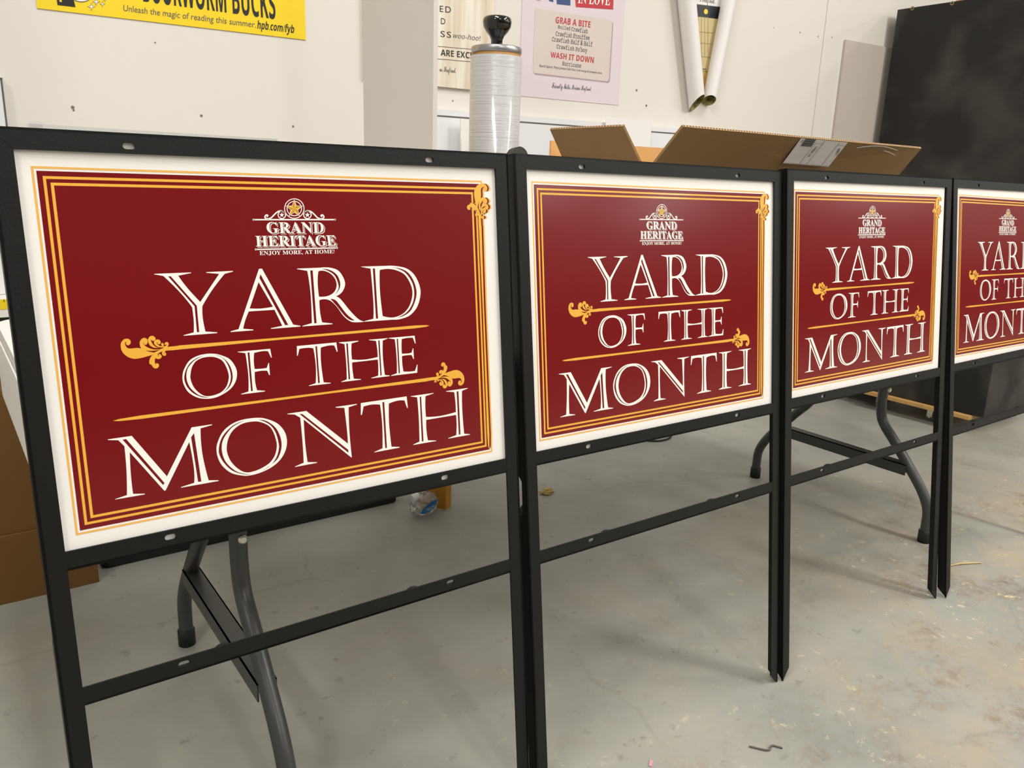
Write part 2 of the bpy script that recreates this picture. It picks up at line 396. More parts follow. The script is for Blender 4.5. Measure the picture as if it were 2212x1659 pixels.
def stroke(pts, seg=5):
    """variable-width stroke (x, y, radius) with round ends -> closed outline"""
    c = smooth([(p[0], p[1], 1) for p in pts], False, seg); r = []
    for i in range(len(pts) - 1): r += [pts[i][2] + (pts[i + 1][2] - pts[i][2]) * k / seg for k in range(seg)]
    r.append(pts[-1][2])
    n = len(c); Lf = []; Rt = []; D = []
    for i in range(n):
        a, b = c[max(0, i - 1)], c[min(n - 1, i + 1)]; dx, dy = b[0] - a[0], b[1] - a[1]; l = math.hypot(dx, dy) or 1; D.append((dx / l, dy / l))
        Lf.append((c[i][0] - dy / l * r[i], c[i][1] + dx / l * r[i])); Rt.append((c[i][0] + dy / l * r[i], c[i][1] - dx / l * r[i]))
    def cap(i, sgn):
        a0 = math.atan2(D[i][1], D[i][0]) + math.pi / 2 * sgn
        return [(c[i][0] + r[i] * math.cos(a0 - math.pi * k / 8), c[i][1] + r[i] * math.sin(a0 - math.pi * k / 8)) for k in range(1, 8)]
    return Lf + cap(n - 1, 1) + Rt[::-1] + cap(0, -1)
def ring(cx, cy, r0, r1, n=48, sy=1.0):
    return [[(cx + r0 * math.cos(2 * math.pi * k / n), cy + sy * r0 * math.sin(2 * math.pi * k / n)) for k in range(n)],
            [(cx + r1 * math.cos(2 * math.pi * k / n), cy + sy * r1 * math.sin(2 * math.pi * k / n)) for k in range(n)]]
def disc(cx, cy, r, n=24): return [[(cx + r * math.cos(2 * math.pi * k / n), cy + r * math.sin(2 * math.pi * k / n)) for k in range(n)]]
def star(cx, cy, r, q=0.4, pts=5, rot=-90):
    return [[(cx + (r if k % 2 == 0 else r * q) * math.cos(R(rot + 180 / pts * k)), cy + (r if k % 2 == 0 else r * q) * math.sin(R(rot + 180 / pts * k))) for k in range(2 * pts)]]
# ------------------------------------------------------------------ the four yard signs
WO, FL, VT, VB, TH = 0.2920, 0.0214, 1.0115, 0.5902, 0.003      # half opening, flange, opening top / bottom, steel thickness
UO = WO + FL
PW, PH = 0.54926, 0.39095                                       # printed border rectangle
SIGN = [  # x, y, yaw, lean, roll, panel shift u, panel centre v, panel roll
    (0.3733, 0.8459, 0.0, 0.1196, -0.0013, -0.00441, 0.79978, -0.00238),
    (1.0074, 0.8355, 0.0066, 0.1348, -0.0085, -0.00673, 0.79889, -0.00399),
    (1.6432, 0.8324, 0.0021, 0.1324, -0.0041, -0.01143, 0.79949, -0.00241),
    (2.2896, 0.8247, 0.0194, 0.1527, -0.0083, -0.00546, 0.79772, -0.01177)]
def sign_matrix(i):
    x, y, yaw, lean, roll = SIGN[i][:5]
    return Matrix.Translation((x, y, 0)) @ Matrix.Rotation(yaw, 4, 'Z') @ Matrix.Rotation(-lean, 4, 'X') @ Matrix.Rotation(-roll, 4, 'Y')
def panel_matrix(i):
    du, dv, rp = SIGN[i][5:]
    return Matrix.Translation((du, 0.0045, dv)) @ Matrix.Rotation(-rp, 4, 'Y')

# photograph pixel on the first sign -> printed-sheet coordinates (metres from the sheet centre, u right, v up)
_h = homography([(66.2, 358.7), (1041.8, 391.1), (1062.4, 974.4), (163.5, 1157.3)], [(0, 0), (1, 0), (1, 1), (0, 1)])
def pr(px, py):
    a, b = _h(px, py); return ((a - .5) * PW, (.5 - b) * PH)
def crop(x0, y0, s): return lambda x, y: pr(x0 + x / s, y0 + y / s)
def ink(depth): return lambda u, v: Vector((u, -depth, v))
s1 = 1                                                          # smooth flag
LETTERS = [
 ((328, 580, 11.06), [  # Y
  [(60,143),(70,132),(950,97),(952,112),(640,175),(860,470,1),(1168,803),(1620,132),(1310,105),(1310,90),(1950,60),(1948,78),(1752,130),(1450,520,1),(1218,900),(1225,1180,1),(1290,1508),(1570,1525),(1568,1545),(768,1610),(770,1595),(1008,1530),(1010,1250,1),(970,925),(680,570,1),(285,182)],
  [(395,190),(462,190),(1085,892),(1140,1522),(1086,1526),(1030,905)]]),
 ((490, 570, 11.06), [  # A
  [(780,120),(852,117),(1595,1450),(1768,1480),(1765,1497),(1062,1553),(1065,1535),(1335,1480),(1148,1098),(535,1138),(450,1350,1),(400,1552),(640,1568),(640,1588),(98,1630),(100,1612),(290,1560)],
  [(770,438),(1112,1025),(830,1068,1),(555,1065)],
  [(815,248),(1478,1460),(1402,1464),(790,340)]]),
 ((630, 565, 11.06), [  # R
  [(135,182),(150,170),(700,148),(940,150,1),(1150,240,1),(1285,500,1),(1220,720,1),(1055,832),(1180,900,1),(1400,1170,1),(1600,1370,1),(1735,1425),(1735,1438),(1500,1448,1),(1380,1410,1),(1240,1290,1),(1080,1070,1),(940,940,1),(800,900,1),(670,925),(690,1220,1),(738,1452),(985,1478),(980,1495),(265,1550),(270,1535),(492,1470),(475,950,1),(440,560,1),(385,225)],
  [(650,235),(780,222,1),(940,290,1),(1050,420,1),(1085,570,1),(1040,710,1),(930,800,1),(800,838,1),(662,838),(632,500,1)],
  [(455,215),(515,212),(605,1472),(548,1474)],
  [(715,178),(880,225,1),(1040,340,1),(1128,560,1),(1110,690,1),(1020,798),(1130,690,1),(1172,530,1),(1100,330,1),(930,205,1)],
  [(940,895),(1060,925,1),(1180,1070,1),(1330,1260,1),(1510,1402),(1400,1390,1),(1270,1290,1),(1110,1090,1)]]),
 ((770, 560, 11.06), [  # D
  [(115,185),(135,177),(740,158),(960,165,1),(1220,230,1),(1420,420,1),(1535,750,1),(1470,1100,1),(1290,1330,1),(1060,1425,1),(880,1440),(200,1490),(205,1475),(410,1420),(410,1000,1),(345,225)],
  [(565,258),(760,232,1),(960,265,1),(1160,370,1),(1300,600,1),(1342,830,1),(1280,1090,1),(1150,1270,1),(980,1365,1),(820,1390,1),(632,1355),(580,900,1),(560,560,1)],
  [(400,220),(450,220),(522,1415),(472,1418)],
  [(810,192),(1000,228,1),(1190,340,1),(1340,570,1),(1385,820,1),(1340,1060,1),(1200,1270,1),(970,1392),(1170,1330,1),(1330,1180,1),(1440,850,1),(1390,560,1),(1250,330,1),(1060,225,1)]]),
 ((385, 755, 15.08), [  # O
  [(1090,135,1),(1350,170,1),(1680,310,1),(1880,580,1),(1925,820,1),(1860,1080,1),(1680,1310,1),(1400,1490,1),(1180,1575,1),(940,1605,1),(650,1570,1),(350,1400,1),(190,1150,1),(145,920,1),(190,670,1),(360,380,1),(600,225,1),(850,155,1)],
  [(1050,238,1),(1270,270,1),(1450,370,1),(1570,560,1),(1650,800,1),(1650,980,1),(1580,1200,1),(1420,1380,1),(1200,1480,1),(980,1520,1),(820,1490,1),(640,1370,1),(500,1200,1),(420,1000,1),(405,850,1),(450,600,1),(570,400,1),(780,280,1)],
  [(850,205),(580,330,1),(400,500,1),(305,660,1),(275,870,1),(310,1070,1),(420,1270,1),(640,1460,1),(820,1530,1),(1005,1560),(780,1550,1),(520,1440,1),(320,1250,1),(220,1040,1),(210,850,1),(270,640,1),(400,440,1),(600,290,1)],
  [(1200,185),(1400,230,1),(1600,390,1),(1730,610,1),(1785,880,1),(1740,1100,1),(1620,1280,1),(1320,1490),(1550,1320,1),(1680,1120,1),(1722,900,1),(1690,680,1),(1590,440,1),(1430,260,1)]]),
 ((505, 745, 15.08), [  # F
  [(130,235),(150,222),(1195,128),(1250,410),(1228,418),(1130,208),(950,203,1),(675,262),(662,520,1),(690,783),(900,775,1),(1085,750),(1140,585),(1158,590),(1188,975),(1165,985),(1098,838),(900,843,1),(692,880),(705,1200,1),(768,1475),(1028,1492),(1020,1515),(240,1613),(245,1597),(488,1515),(480,950,1),(388,270)],
  [(460,250),(522,246),(628,1500),(570,1505)]]),
 ((635, 730, 15.08), [  # T
  [(105,262),(1390,142),(1430,440),(1405,450),(1325,245),(1150,243,1),(885,310),(890,800,1),(975,1440),(1208,1455),(1200,1475),(492,1560),(495,1545),(715,1470),(720,900,1),(640,335),(450,318,1),(185,355),(135,575),(108,578)],
  [(708,270),(762,265),(848,1460),(795,1468)]]),
 ((730, 715, 12.289), [  # H
  [(28,310),(45,298),(550,255),(550,272),(368,325),(362,540,1),(378,752),(700,755,1),(1060,685),(1050,500,1),(1015,258),(825,240),(835,228),(1322,185),(1322,198),(1195,248),(1190,500,1),(1205,800,1),(1248,1160),(1380,1175),(1375,1190),(890,1250),(888,1238),(1072,1180),(1075,950,1),(1062,752),(382,830),(390,1020,1),(425,1262),(618,1272),(610,1287),(95,1350),(98,1338),(240,1280),(225,850,1),(180,345)],
  [(228,330),(268,325),(328,1275),(288,1280)], [(1073,248),(1110,245),(1165,1170),(1130,1176)]]),
 ((730, 715, 12.289), [  # E
  [(1345,192),(1360,180),(2038,120),(2065,325),(2050,330),(1990,175),(1850,178,1),(1697,212),(1690,400,1),(1700,598),(1850,590,1),(1955,570),(1990,455),(2003,458),(2018,735),(2005,740),(1958,632),(1830,637,1),(1703,660),(1710,860,1),(1740,1068),(1900,1070,1),(2045,1050),(2100,885),(2112,887),(2105,1100),(1410,1185),(1412,1172),(1565,1115),(1560,700,1),(1513,215)],
  [(1563,205),(1598,202),(1648,1110),(1612,1116)]]),
 ((225, 910, 8.508), [  # M
  [(65,347),(70,335),(508,270),(1155,1012),(1610,112),(1985,55),(1988,68),(1775,130),(1805,580,1),(1922,1082),(2108,1080),(2100,1095),(1412,1220),(1415,1207),(1655,1130),(1650,850,1),(1567,380),(1130,1270),(1105,1275),(472,570),(488,950,1),(530,1335),(748,1330),(745,1345),(200,1440),(205,1430),(418,1358),(410,900,1),(372,460),(262,352)],
  [(338,340),(405,328),(1112,1135),(1082,1172)], [(1655,215),(1788,1105),(1728,1112),(1600,295)]]),
 ((455, 895, 12.289), [  # O
  [(1230,88,1),(1480,115,1),(1780,240,1),(1970,460,1),(2030,720,1),(1980,980,1),(1830,1220,1),(1600,1410,1),(1300,1550,1),(1040,1615,1),(850,1620,1),(560,1555,1),(330,1380,1),(205,1170,1),(160,950,1),(190,740,1),(330,460,1),(560,260,1),(850,140,1)],
  [(1160,185,1),(1370,215,1),(1560,310,1),(1670,470,1),(1750,720,1),(1755,900,1),(1700,1100,1),(1560,1290,1),(1340,1430,1),(1180,1495,1),(1000,1535,1),(840,1505,1),(660,1380,1),(520,1210,1),(440,1000,1),(435,820,1),(490,600,1),(620,400,1),(850,245,1)],
  [(920,162),(620,310,1),(440,500,1),(330,690,1),(298,880,1),(330,1090,1),(430,1290,1),(640,1480,1),(850,1562,1),(1080,1580),(850,1580,1),(580,1490,1),(370,1300,1),(245,1090,1),(220,920,1),(270,690,1),(390,490,1),(620,280,1)],
  [(1280,138),(1500,180,1),(1720,340,1),(1850,580,1),(1888,820,1),(1840,1050,1),(1720,1240,1),(1370,1490),(1600,1340,1),(1750,1130,1),(1815,900,1),(1800,720,1),(1720,460,1),(1560,260,1)]]),
 ((615, 865, 11.06), [  # N
  [(65,325),(72,312),(520,245),(1510,1022),(1490,700,1),(1428,170),(1220,165),(1225,148),(1725,75),(1728,90),(1530,155),(1545,700,1),(1603,1345),(1590,1350),(458,450),(490,1000,1),(548,1465),(778,1465),(770,1482),(248,1582),(252,1568),(455,1480),(430,1000,1),(375,405),(242,332)],
  [(360,322),(425,317),(1520,1170),(1522,1240)]]),
 ((770, 845, 12.289), [  # T
  [(118,308),(1332,128),(1362,430),(1342,438),(1275,238),(1100,240,1),(860,318),(865,850,1),(928,1460),(1145,1465),(1138,1485),(472,1612),(478,1597),(690,1505),(685,900,1),(628,350),(420,345,1),(190,398),(145,620),(118,622)],
  [(688,283),(738,275),(808,1492),(760,1500)]]),
 ((880, 830, 12.764), [  # H
  [(85,327),(95,318),(720,228),(722,240),(497,318),(490,600,1),(510,888),(900,860,1),(1330,752),(1320,500,1),(1285,205),(1060,190),(1068,178),(1658,90),(1658,102),(1500,170),(1505,700,1),(1555,1345),(1715,1358),(1708,1375),(1120,1482),(1122,1468),(1340,1385),(1350,1100,1),(1335,830),(515,970),(520,1250,1),(560,1530),(790,1535),(780,1550),(155,1660),(160,1645),(330,1565),(310,900,1),(268,350)],
  [(338,338),(378,330),(440,1555),(392,1565)], [(1352,188),(1402,182),(1455,1365),(1408,1375)]])]
FLOURISH = [smooth(p) for p in (
 [(1440,760),(1390,735,1),(1330,740,1),(1150,710,1),(1020,660,1),(930,610),(840,590,1),(700,585,1),(500,605,1),(400,580,1),(340,500,1),(322,420,1),(350,378),(380,378),(350,430,1),(390,485,1),(450,490,1),(515,430,1),(515,350,1),(470,290,1),(390,268,1),(290,290,1),(210,370,1),(175,470,1),(190,620,1),(270,770,1),(420,890,1),(600,950,1),(780,945,1),(1000,895,1),(1260,820,1)],
 [(1600,612),(1350,635,1),(1150,590,1),(1000,500,1),(955,430,1),(980,400),(970,440,1),(1010,475,1),(1070,455,1),(1095,380,1),(1085,290,1),(1000,240,1),(900,270,1),(830,370,1),(830,480,1),(870,580,1),(960,640,1),(1100,675,1),(1250,680,1),(1400,665,1)],
 [(1490,570),(1380,550,1),(1270,450,1),(1215,330,1),(1240,300),(1240,322,1),(1290,345,1),(1350,310,1),(1370,260,1),(1320,190,1),(1250,168,1),(1170,195,1),(1115,280,1),(1115,380,1),(1180,500,1),(1300,570,1),(1420,583,1)],
 [(1700,552),(1560,530,1),(1450,475,1),(1405,410,1),(1430,395),(1440,440,1),(1490,460,1),(1540,420,1),(1540,360,1),(1490,305,1),(1420,292,1),(1340,330,1),(1312,400,1),(1350,480,1),(1440,540,1),(1560,565,1)],
 [(1250,830),(1180,940,1),(1150,1050,1),(1165,1130,1),(1230,1160,1),(1270,1230,1),(1340,1280,1),(1430,1270,1),(1485,1200,1),(1470,1130,1),(1410,1105,1),(1370,1125),(1385,1165),(1355,1120,1),(1340,1000,1),(1380,900,1),(1450,760)])]
FLOURISH += [stroke(p) for p in (
 [(2260,562,66),(1950,595,66),(1750,612,62),(1600,650,48),(1480,710,40),(1380,770,55)],
 [(1600,452,42),(1625,490,28),(1580,520,15)],
 [(1715,445,42),(1750,412,36),(1785,440,30),(1770,500,30),(1700,545,28),(1600,545,12)],
 [(1505,835,46),(1530,880,50),(1470,915,46),(1400,880,58),(1380,800,60)],
 [(1690,770,36),(1690,810,38),(1640,800,40),(1625,740,35),(1680,680,30)])]
c6 = crop(250, 715, 15.8)
FL2 = [[c6(*p) for p in l] for l in FLOURISH]                    # in sheet metres
anchor = c6(2212, 562); end = pr(928, 706)
LEN = end[0] - anchor[0]
def rule(length, k=1.0):
    """tapering gold bar running right from the flourish, rounded at its far end"""
    a = anchor; h0, h1 = 0.00235 * k, 0.00165 * k
    top = [(a[0] - 0.002, a[1] + h0), (a[0] + length * .35, a[1] + h1 * .8), (a[0] + length * .7, a[1] + h1), (a[0] + length * .93, a[1] + h1 * 1.2), (a[0] + length * .985, a[1] + h1 * .7), (a[0] + length, a[1])]
    return top + [(x, 2 * a[1] - y) for x, y in reversed(top[:-1])]
def rot180(c, q): return (2 * c[0] - q[0], 2 * c[1] - q[1])

def build_sign():
    root = thing('yard_sign', 'nearest and largest black framed maroon yard sign, leftmost against the table', 'sign', sign_matrix(0), 'black steel yard signs leaning in a row')
    F = lambda y: (lambda u, v: Vector((u, y, v)))
    def slot(u, v, hl=0.0063, hr=0.0034):
        return [(u + sx * (hl - hr) + hr * math.cos(a), v + hr * math.sin(a)) for sx, a0 in ((1, -90), (-1, 90)) for a in [R(a0 + 180 * k / 6) for k in range(7)]]
    for sg in (-1, 1):
        mb = MB()
        pts = [(sg * UO, 0.0), (sg * WO, 0.0235), (sg * WO, VT), (sg * UO, VT + FL)]
        mb.prism([pts], F(0), F(TH))
        G = lambda x: (lambda y, v: Vector((x, y, v)))
        side = [(0, 0.0), (FL, 0.0225), (FL, VT + FL), (0, VT + FL)]
        if sg == -1:      # hand slots cut into the back edge of the left upright
            side = [(0, 0.0), (FL, 0.0225), (FL, 0.485), (0.012, 0.495), (0.012, 0.545), (FL, 0.555), (FL, VT + FL), (0, VT + FL)]
        mb.prism([side], G(sg * UO), G(sg * (UO - TH)))
        bevel(part('post', mb, M['frame'], root, local=True), 0.0008)
    g = 0.0004
    mb = MB().prism([[(-UO + g, VT + FL), (-WO + g, VT), (WO - g, VT), (UO - g, VT + FL)], slot(-.185, 1.0195), slot(.185, 1.0195)], F(0), F(TH))
    mb.box((-UO, 0, VT + FL - TH), (UO, FL, VT + FL)); bevel(part('top_rail', mb, M['frame'], root, local=True), 0.0008)
    mb = MB().prism([[(-WO, VB), (-WO, VB - FL), (WO, VB - FL), (WO, VB)], slot(-.185, .5817), slot(.185, .5817)], F(0.0002), F(TH))
    mb.box((-WO, 0.0002, VB - FL), (WO, FL, VB - FL + TH)); bevel(part('bottom_rail', mb, M['frame'], root, local=True), 0.0008)
    mb = MB().prism([[(-WO, .432), (-WO, .411), (WO, .411), (WO, .432)], slot(-.185, .4245), slot(.185, .4245)], F(0.0002), F(TH))
    mb.box((-WO, 0.0002, .411), (WO, FL, .414)); bar = bevel(part('crossbar', mb, M['frame'], root, local=True), 0.0008)
    for u in (-.134, .134):
        b = MB().lathe([(0, .0), (.0105, .0), (.0115, .005), (.0105, .009), (.007, .0115), (0, .0122)], 20, (u, .0175, .4135))
        part('bolt_head', b, M['frame'], bar, local=True)
    # ---- the printed panel
    PX, PZ0, PZ1 = 0.3005, -(0.79978 - VB + 0.013), VT - 0.79978 + 0.0135
    mb = MB().box((-PX, 0, PZ0), (PX, 0.004, PZ1))
    pan = part('sign_panel', mb, M['panel'], root, 'white plastic panel printed maroon and gold', local=True)
    pan.matrix_local = panel_matrix(0)
    hw, hh = PW / 2, PH / 2
    rect = lambda d: [(-hw + d, -hh + d), (hw - d, -hh + d), (hw - d, hh - d), (-hw + d, hh - d)]
    part('maroon_field', MB().flat([rect(.0045)], ink(.00012)), M['maroon'], pan, local=True)
    mb = MB()
    for a, b in ((.0096, .0124), (.0160, .0189)): mb.flat([rect(a), rect(b)], ink(.00022))
    part('border_lines', mb, M['gold'], pan, 'gold double border line', local=True)
    part('outer_border_line', MB().flat([rect(0), rect(.0023)], ink(.00016)), M['gold_pale'], pan, local=True)
    mb = MB()
    for (o, loops) in LETTERS:
        c = crop(*o); mb.flat([[c(*p) for p in smooth(l)] for l in loops], ink(.0003))
    part('lettering', mb, M['ink_white'], pan, 'white inline capitals reading YARD OF THE MONTH', local=True)
    # gold flourishes: the same scroll three times
    ctr = ((anchor[0] + end[0]) / 2, (anchor[1] + end[1]) / 2)
    mb = MB()
    for k, l in enumerate(FL2 + [rule(LEN)]): mb.flat([l], ink(.00031 + k * 3e-6))
    part('flourish_rule', mb, M['gold'], pan, local=True)
    # lower rule: the scroll turned half round, its tail to the left
    t_end = pr(244, 911); t_anchor = pr(921, 819.5)
    mb = MB(); off = (t_anchor[0] + anchor[0], t_anchor[1] + anchor[1])
    for k, l in enumerate(FL2 + [rule(t_anchor[0] - t_end[0])]): mb.flat([[(off[0] - x, off[1] - y) for x, y in l]], ink(.00031 + k * 3e-6))
    part('flourish_rule', mb, M['gold'], pan, local=True)
    # corner: the scroll turned upright on the right border, with a printed drop shadow
    kk = .98; ta = (pr(1037, 476)[0], pr(1036, 397)[1] - (anchor[0] - min(p[0] for l in FL2 for p in l)) * kk); L3 = ta[1] - pr(1056, 968)[1]
    def up(q, dx=0, dy=0):
        x, y = (q[0] - anchor[0]) * kk, (q[1] - anchor[1]) * kk
        return (ta[0] + y + dx, ta[1] - x + dy)
    shapes = FL2 + [rule(L3 / kk)]
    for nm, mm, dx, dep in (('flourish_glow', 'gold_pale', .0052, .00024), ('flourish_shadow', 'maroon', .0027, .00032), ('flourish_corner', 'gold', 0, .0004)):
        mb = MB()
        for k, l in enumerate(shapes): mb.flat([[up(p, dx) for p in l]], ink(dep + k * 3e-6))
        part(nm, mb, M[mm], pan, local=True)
    # emblem
    c = crop(480, 400, 6.9125); wt = MB()
    C2 = lambda loops: [[c(*p) for p in l] for l in loops]
    z = ink(.0003)
    wt.flat(C2(ring(1086, 352, 151, 139)), z); wt.flat(C2(ring(1086, 352, 113, 102)), z)
    for cx in (900, 1281):
        wt.flat(C2(ring(cx, 445, 63, 49)), z); wt.flat(C2(star(cx, 447, 40)), z)
    arm = [(680,470,10),(690,455,10),(668,447,10),(648,470,10),(655,495,10),(690,505,10),(740,490,10),(790,440,10),(840,398,10),(895,386,10),(945,410,10)]
    wt.flat(C2([stroke(arm)]), z); wt.flat(C2([stroke([(2 * 1087 - x, y, r) for x, y, r in arm])]), z)
    wt.flat(C2([[(470,508),(1700,507),(1700,527),(470,528)]]), z)
    wt.flat(C2([[(505,952),(1725,930),(1725,948),(505,971)]]), z)
    for p in ((476,518),(1692,517),(510,962),(1720,939)): wt.flat(C2(disc(*p, 15)), z)
    wt.flat(C2(star(1086, 355, 138, .41)), ink(.00031))
    part('emblem_scrollwork', wt, M['ink_white'], pan, local=True)
    st = star(1086, 355, 124, .40)[0]
    for nm, mm, par in (('emblem_star', 'gold', 0), ('emblem_star_facet', 'gold_dark', 1)):
        mb = MB()
        for k in range(10):
            if k % 2 == par: mb.flat(C2([[(1086, 357), st[k], st[(k + 1) % 10]]]), ink(.00036))
        part(nm, mb, M[mm], pan, local=True)
    words = (('GRAND', [(680,718),(1528,716),(1520,553),(662,553)]), ('HERITAGE', [(512,918),(1712,903),(1690,747),(500,757)]))
    for dx, dy, dep, mm, nm in ((20, 17, .00028, 'ink_white', 'emblem_outline'), (12, 10, .00032, 'maroon', 'emblem_gap'), (0, 0, .00036, 'ink_white', 'emblem_lettering')):
        mb = MB()
        for s, q in words: text_into(mb, s, 'serif', [c(x + dx, y + dy) for x, y in q], ink(dep))
        if dx == 0: text_into(mb, 'ENJOY MORE, AT HOME!', 'serif', [c(568,1046),(c(1682,1018)),(c(1680,962)),(c(563,984))], ink(dep))
        part(nm, mb, M[mm], pan, local=True)
    return root
sign0 = build_sign()
SLAB = ['second black framed maroon yard sign from the left, in front of the open carton',
        'third black framed maroon yard sign from the left, below the flap with the shipping label',
        'rightmost black framed maroon yard sign, cut off by the edge of the photo']
for i in (1, 2, 3):
    r = copy_tree(sign0); r.matrix_world = sign_matrix(i); r['label'] = SLAB[i - 1]
    for ch in r.children:
        if ch.name.startswith('sign_panel'): ch.matrix_local = panel_matrix(i)
# ------------------------------------------------------------------ the room
solid('floor', MB().box((-4, -12, -0.1), (20, 3.2, 0)), M['floor'], kind='structure')
mb = MB(); a, b = W0 + WE * -4.2, W0 + WE * 20.1; n = -WN * 0.12
mb.add([a, b, b + n, a + n] + [p + Vector((0, 0, 3.4)) for p in (a, b, b + n, a + n)], [(0, 3, 2, 1), (4, 5, 6, 7), (0, 1, 5, 4), (1, 2, 6, 5), (2, 3, 7, 6), (3, 0, 4, 7)])
wb = solid('wall_back', mb, M['wall'], kind='structure')
s_, _ = ws(1789, 0)
part('panel_joint', MB().add([wp(s_ - .0012, 0, .0006), wp(s_ + .0012, 0, .0006), wp(s_ + .0012, 3.3, .0006), wp(s_ - .0012, 3.3, .0006)], [(0, 1, 2, 3)]), M['joint'], wb)
for (px, py, r) in ((157, 232, .004), (159, 238, .0025), (435, 250, .0035), (633, 273, .003), (335, 92, .002), (1728, 70, .0028), (1767, 79, .0028), (1797, 81, .0028), (1671, 60, .002), (1375, 195, .004), (1396, 228, .004), (978, 218, .0025)):
    s, z = ws(px, py)
    part('nail_hole', MB().flat(disc(s, z, r, 9), lambda x, y: wp(x, y, .0008)), M['scuff'], wb)
solid('ceiling', MB().box((-4, -12, 3.4), (20, 3.2, 3.5)), M['ceiling'], kind='structure')
solid('wall_front', MB().box((-4, -12.1, 0), (20, -12, 3.4)), M['far_wall'], kind='structure')
solid('wall_left', MB().box((-4.1, -12, 0), (-4, 3, 3.4)), M['far_wall'], kind='structure')
solid('wall_right', MB().box((19.9, -12, 0), (20, 2, 3.4)), M['far_wall'], kind='structure')
solid('reflection_band_1', MB().box((19.84, -11.9, 0), (19.9, .9, 1.9)), M['reflect_dark'], kind='structure')  # unseen dark bands, added so the signs reflect less light low down
solid('reflection_band_2', MB().box((-3.9, -12, 0), (19.8, -11.94, 1.9)), M['reflect_dark'], kind='structure')

# ------------------------------------------------------------------ folding table
X0, X1, Y0, Y1, ZT = 0.083, 2.527, 0.988, 1.655, 0.72
tb = thing('folding_table', 'long white plastic folding table with grey steel legs behind the signs', 'table', T((X0 + X1) / 2, (Y0 + Y1) / 2, 0))
rr = 0.05
def rrect(x0, y0, x1, y1, r, n=6):
    return [(cx + r * math.cos(R(a0 + 90 * k / n)), cy + r * math.sin(R(a0 + 90 * k / n))) for cx, cy, a0 in ((x1 - r, y0 + r, -90), (x1 - r, y1 - r, 0), (x0 + r, y1 - r, 90), (x0 + r, y0 + r, 180)) for k in range(n + 1)]
mb = MB().prism([rrect(X0, Y0, X1, Y1, rr)], lambda x, y: Vector((x, y, ZT)), lambda x, y: Vector((x, y, ZT - .042)))
bevel(part('table_top', mb, M['table_white'], tb), .006, 3)
mb = MB()
for y in (1.1, 1.56): mb.box((X0 + .12, y - .012, .648), (X1 - .12, y + .012, .678))
part('under_frame', mb, M['leg'], tb)
def path(pts, n=6):
    out = []
    for i in range(len(pts) - 1):
        p0, p1, p2, p3 = (Vector(pts[max(0, min(len(pts) - 1, j))]) for j in (i - 1, i, i + 1, i + 2))
        for k in range(n):
            t = k / n; out.append(0.5 * ((2 * p1) + (p2 - p0) * t + (2 * p0 - 5 * p1 + 4 * p2 - p3) * t * t + (-p0 + 3 * p1 - 3 * p2 + p3) * t ** 3))
    out.append(Vector(pts[-1])); return out
YM = 1.326
for x, lean in ((0.352, 0), (2.26, 0)):
    for sg in (-1, 1):
        foot, top = YM + sg * .300, YM + sg * .112
        pts = [(x, foot, .0), (x, foot, .05), (x, foot - sg * .004, .10), (x, foot - sg * .03, .15), (x, foot - sg * .075, .205), (x, foot - sg * .13, .268), (x, top + sg * .012, .32), (x, top, .37), (x, top, .43), (x, top, .66)]
        lg = part('leg', MB().tube(path(pts), .0145, 16), M['leg'], tb)
        part('rubber_foot', MB().lathe([(0, 0), (.0175, 0), (.0175, .034), (.0155, .036), (.0, .036)], 20, (x, foot, .0)), M['rubber'], lg)
        rv = MB().tube([(x + .003, top - .0135, .417), (x + .003, top - .0175, .417), (x + .003, top - .0195, .417)], [.0075, .0075, .005], 16)
        part('rivet', rv, M['zinc'], lg)
    mb = MB(); ya, yb = YM - .222, YM + .222
    mb.box((x - .016, ya, .182), (x - .0135, yb, .214)); mb.box((x - .016, ya, .2115), (x + .016, yb, .214)); mb.box((x + .0135, ya, .182), (x + .016, yb, .214))
    part('cross_channel', mb, M['leg'], tb)

# white sheet hanging under the table's left end
solid('plastic_sheet', MB().box((.0795, 1.12, .583), (.0825, 1.652, .70)), M['foam'], 'white plastic sheet hanging from the left end of the folding table', 'sheet', (.081, 1.4, .583))

# ------------------------------------------------------------------ things on the table
def handle_bar():
    top = Vector((.733, 1.009, 1.036)); bot = Vector((.721, .880, 0.0))
    root = thing('handle_bar', 'black round-topped bar propped upright in the gap between first two signs', 'bar', Matrix.Translation(bot))
    ax = (top - bot).normalized(); sd = Vector((1, 0, 0)); dp = ax.cross(sd).normalized()
    # slotted shaft: a rounded strip with two finger notches in its left edge, domed at the top
    L = (top - bot).length; hw = .0148
    prof = [(-.004, 0), (.006, 0), (.008, .40), (hw, .455), (hw, L - hw)] + [(hw * math.cos(R(a)), L - hw + hw * math.sin(R(a))) for a in range(15, 180, 15)] + [(-hw, L - hw)]
    for zc in (.815, .525): prof += [(-hw, zc + .045), (-hw + .012, zc + .033), (-hw + .012, zc - .033), (-hw, zc - .045)]
    prof += [(-hw, .46), (-.007, .40)]
    mb = MB().prism([prof], lambda u, v: bot + sd * u + ax * v - dp * .0075, lambda u, v: bot + sd * u + ax * v + dp * .0075)
    o = part('shaft', mb, M['dark_grip'], root); bevel(o, .004, 3)
handle_bar()

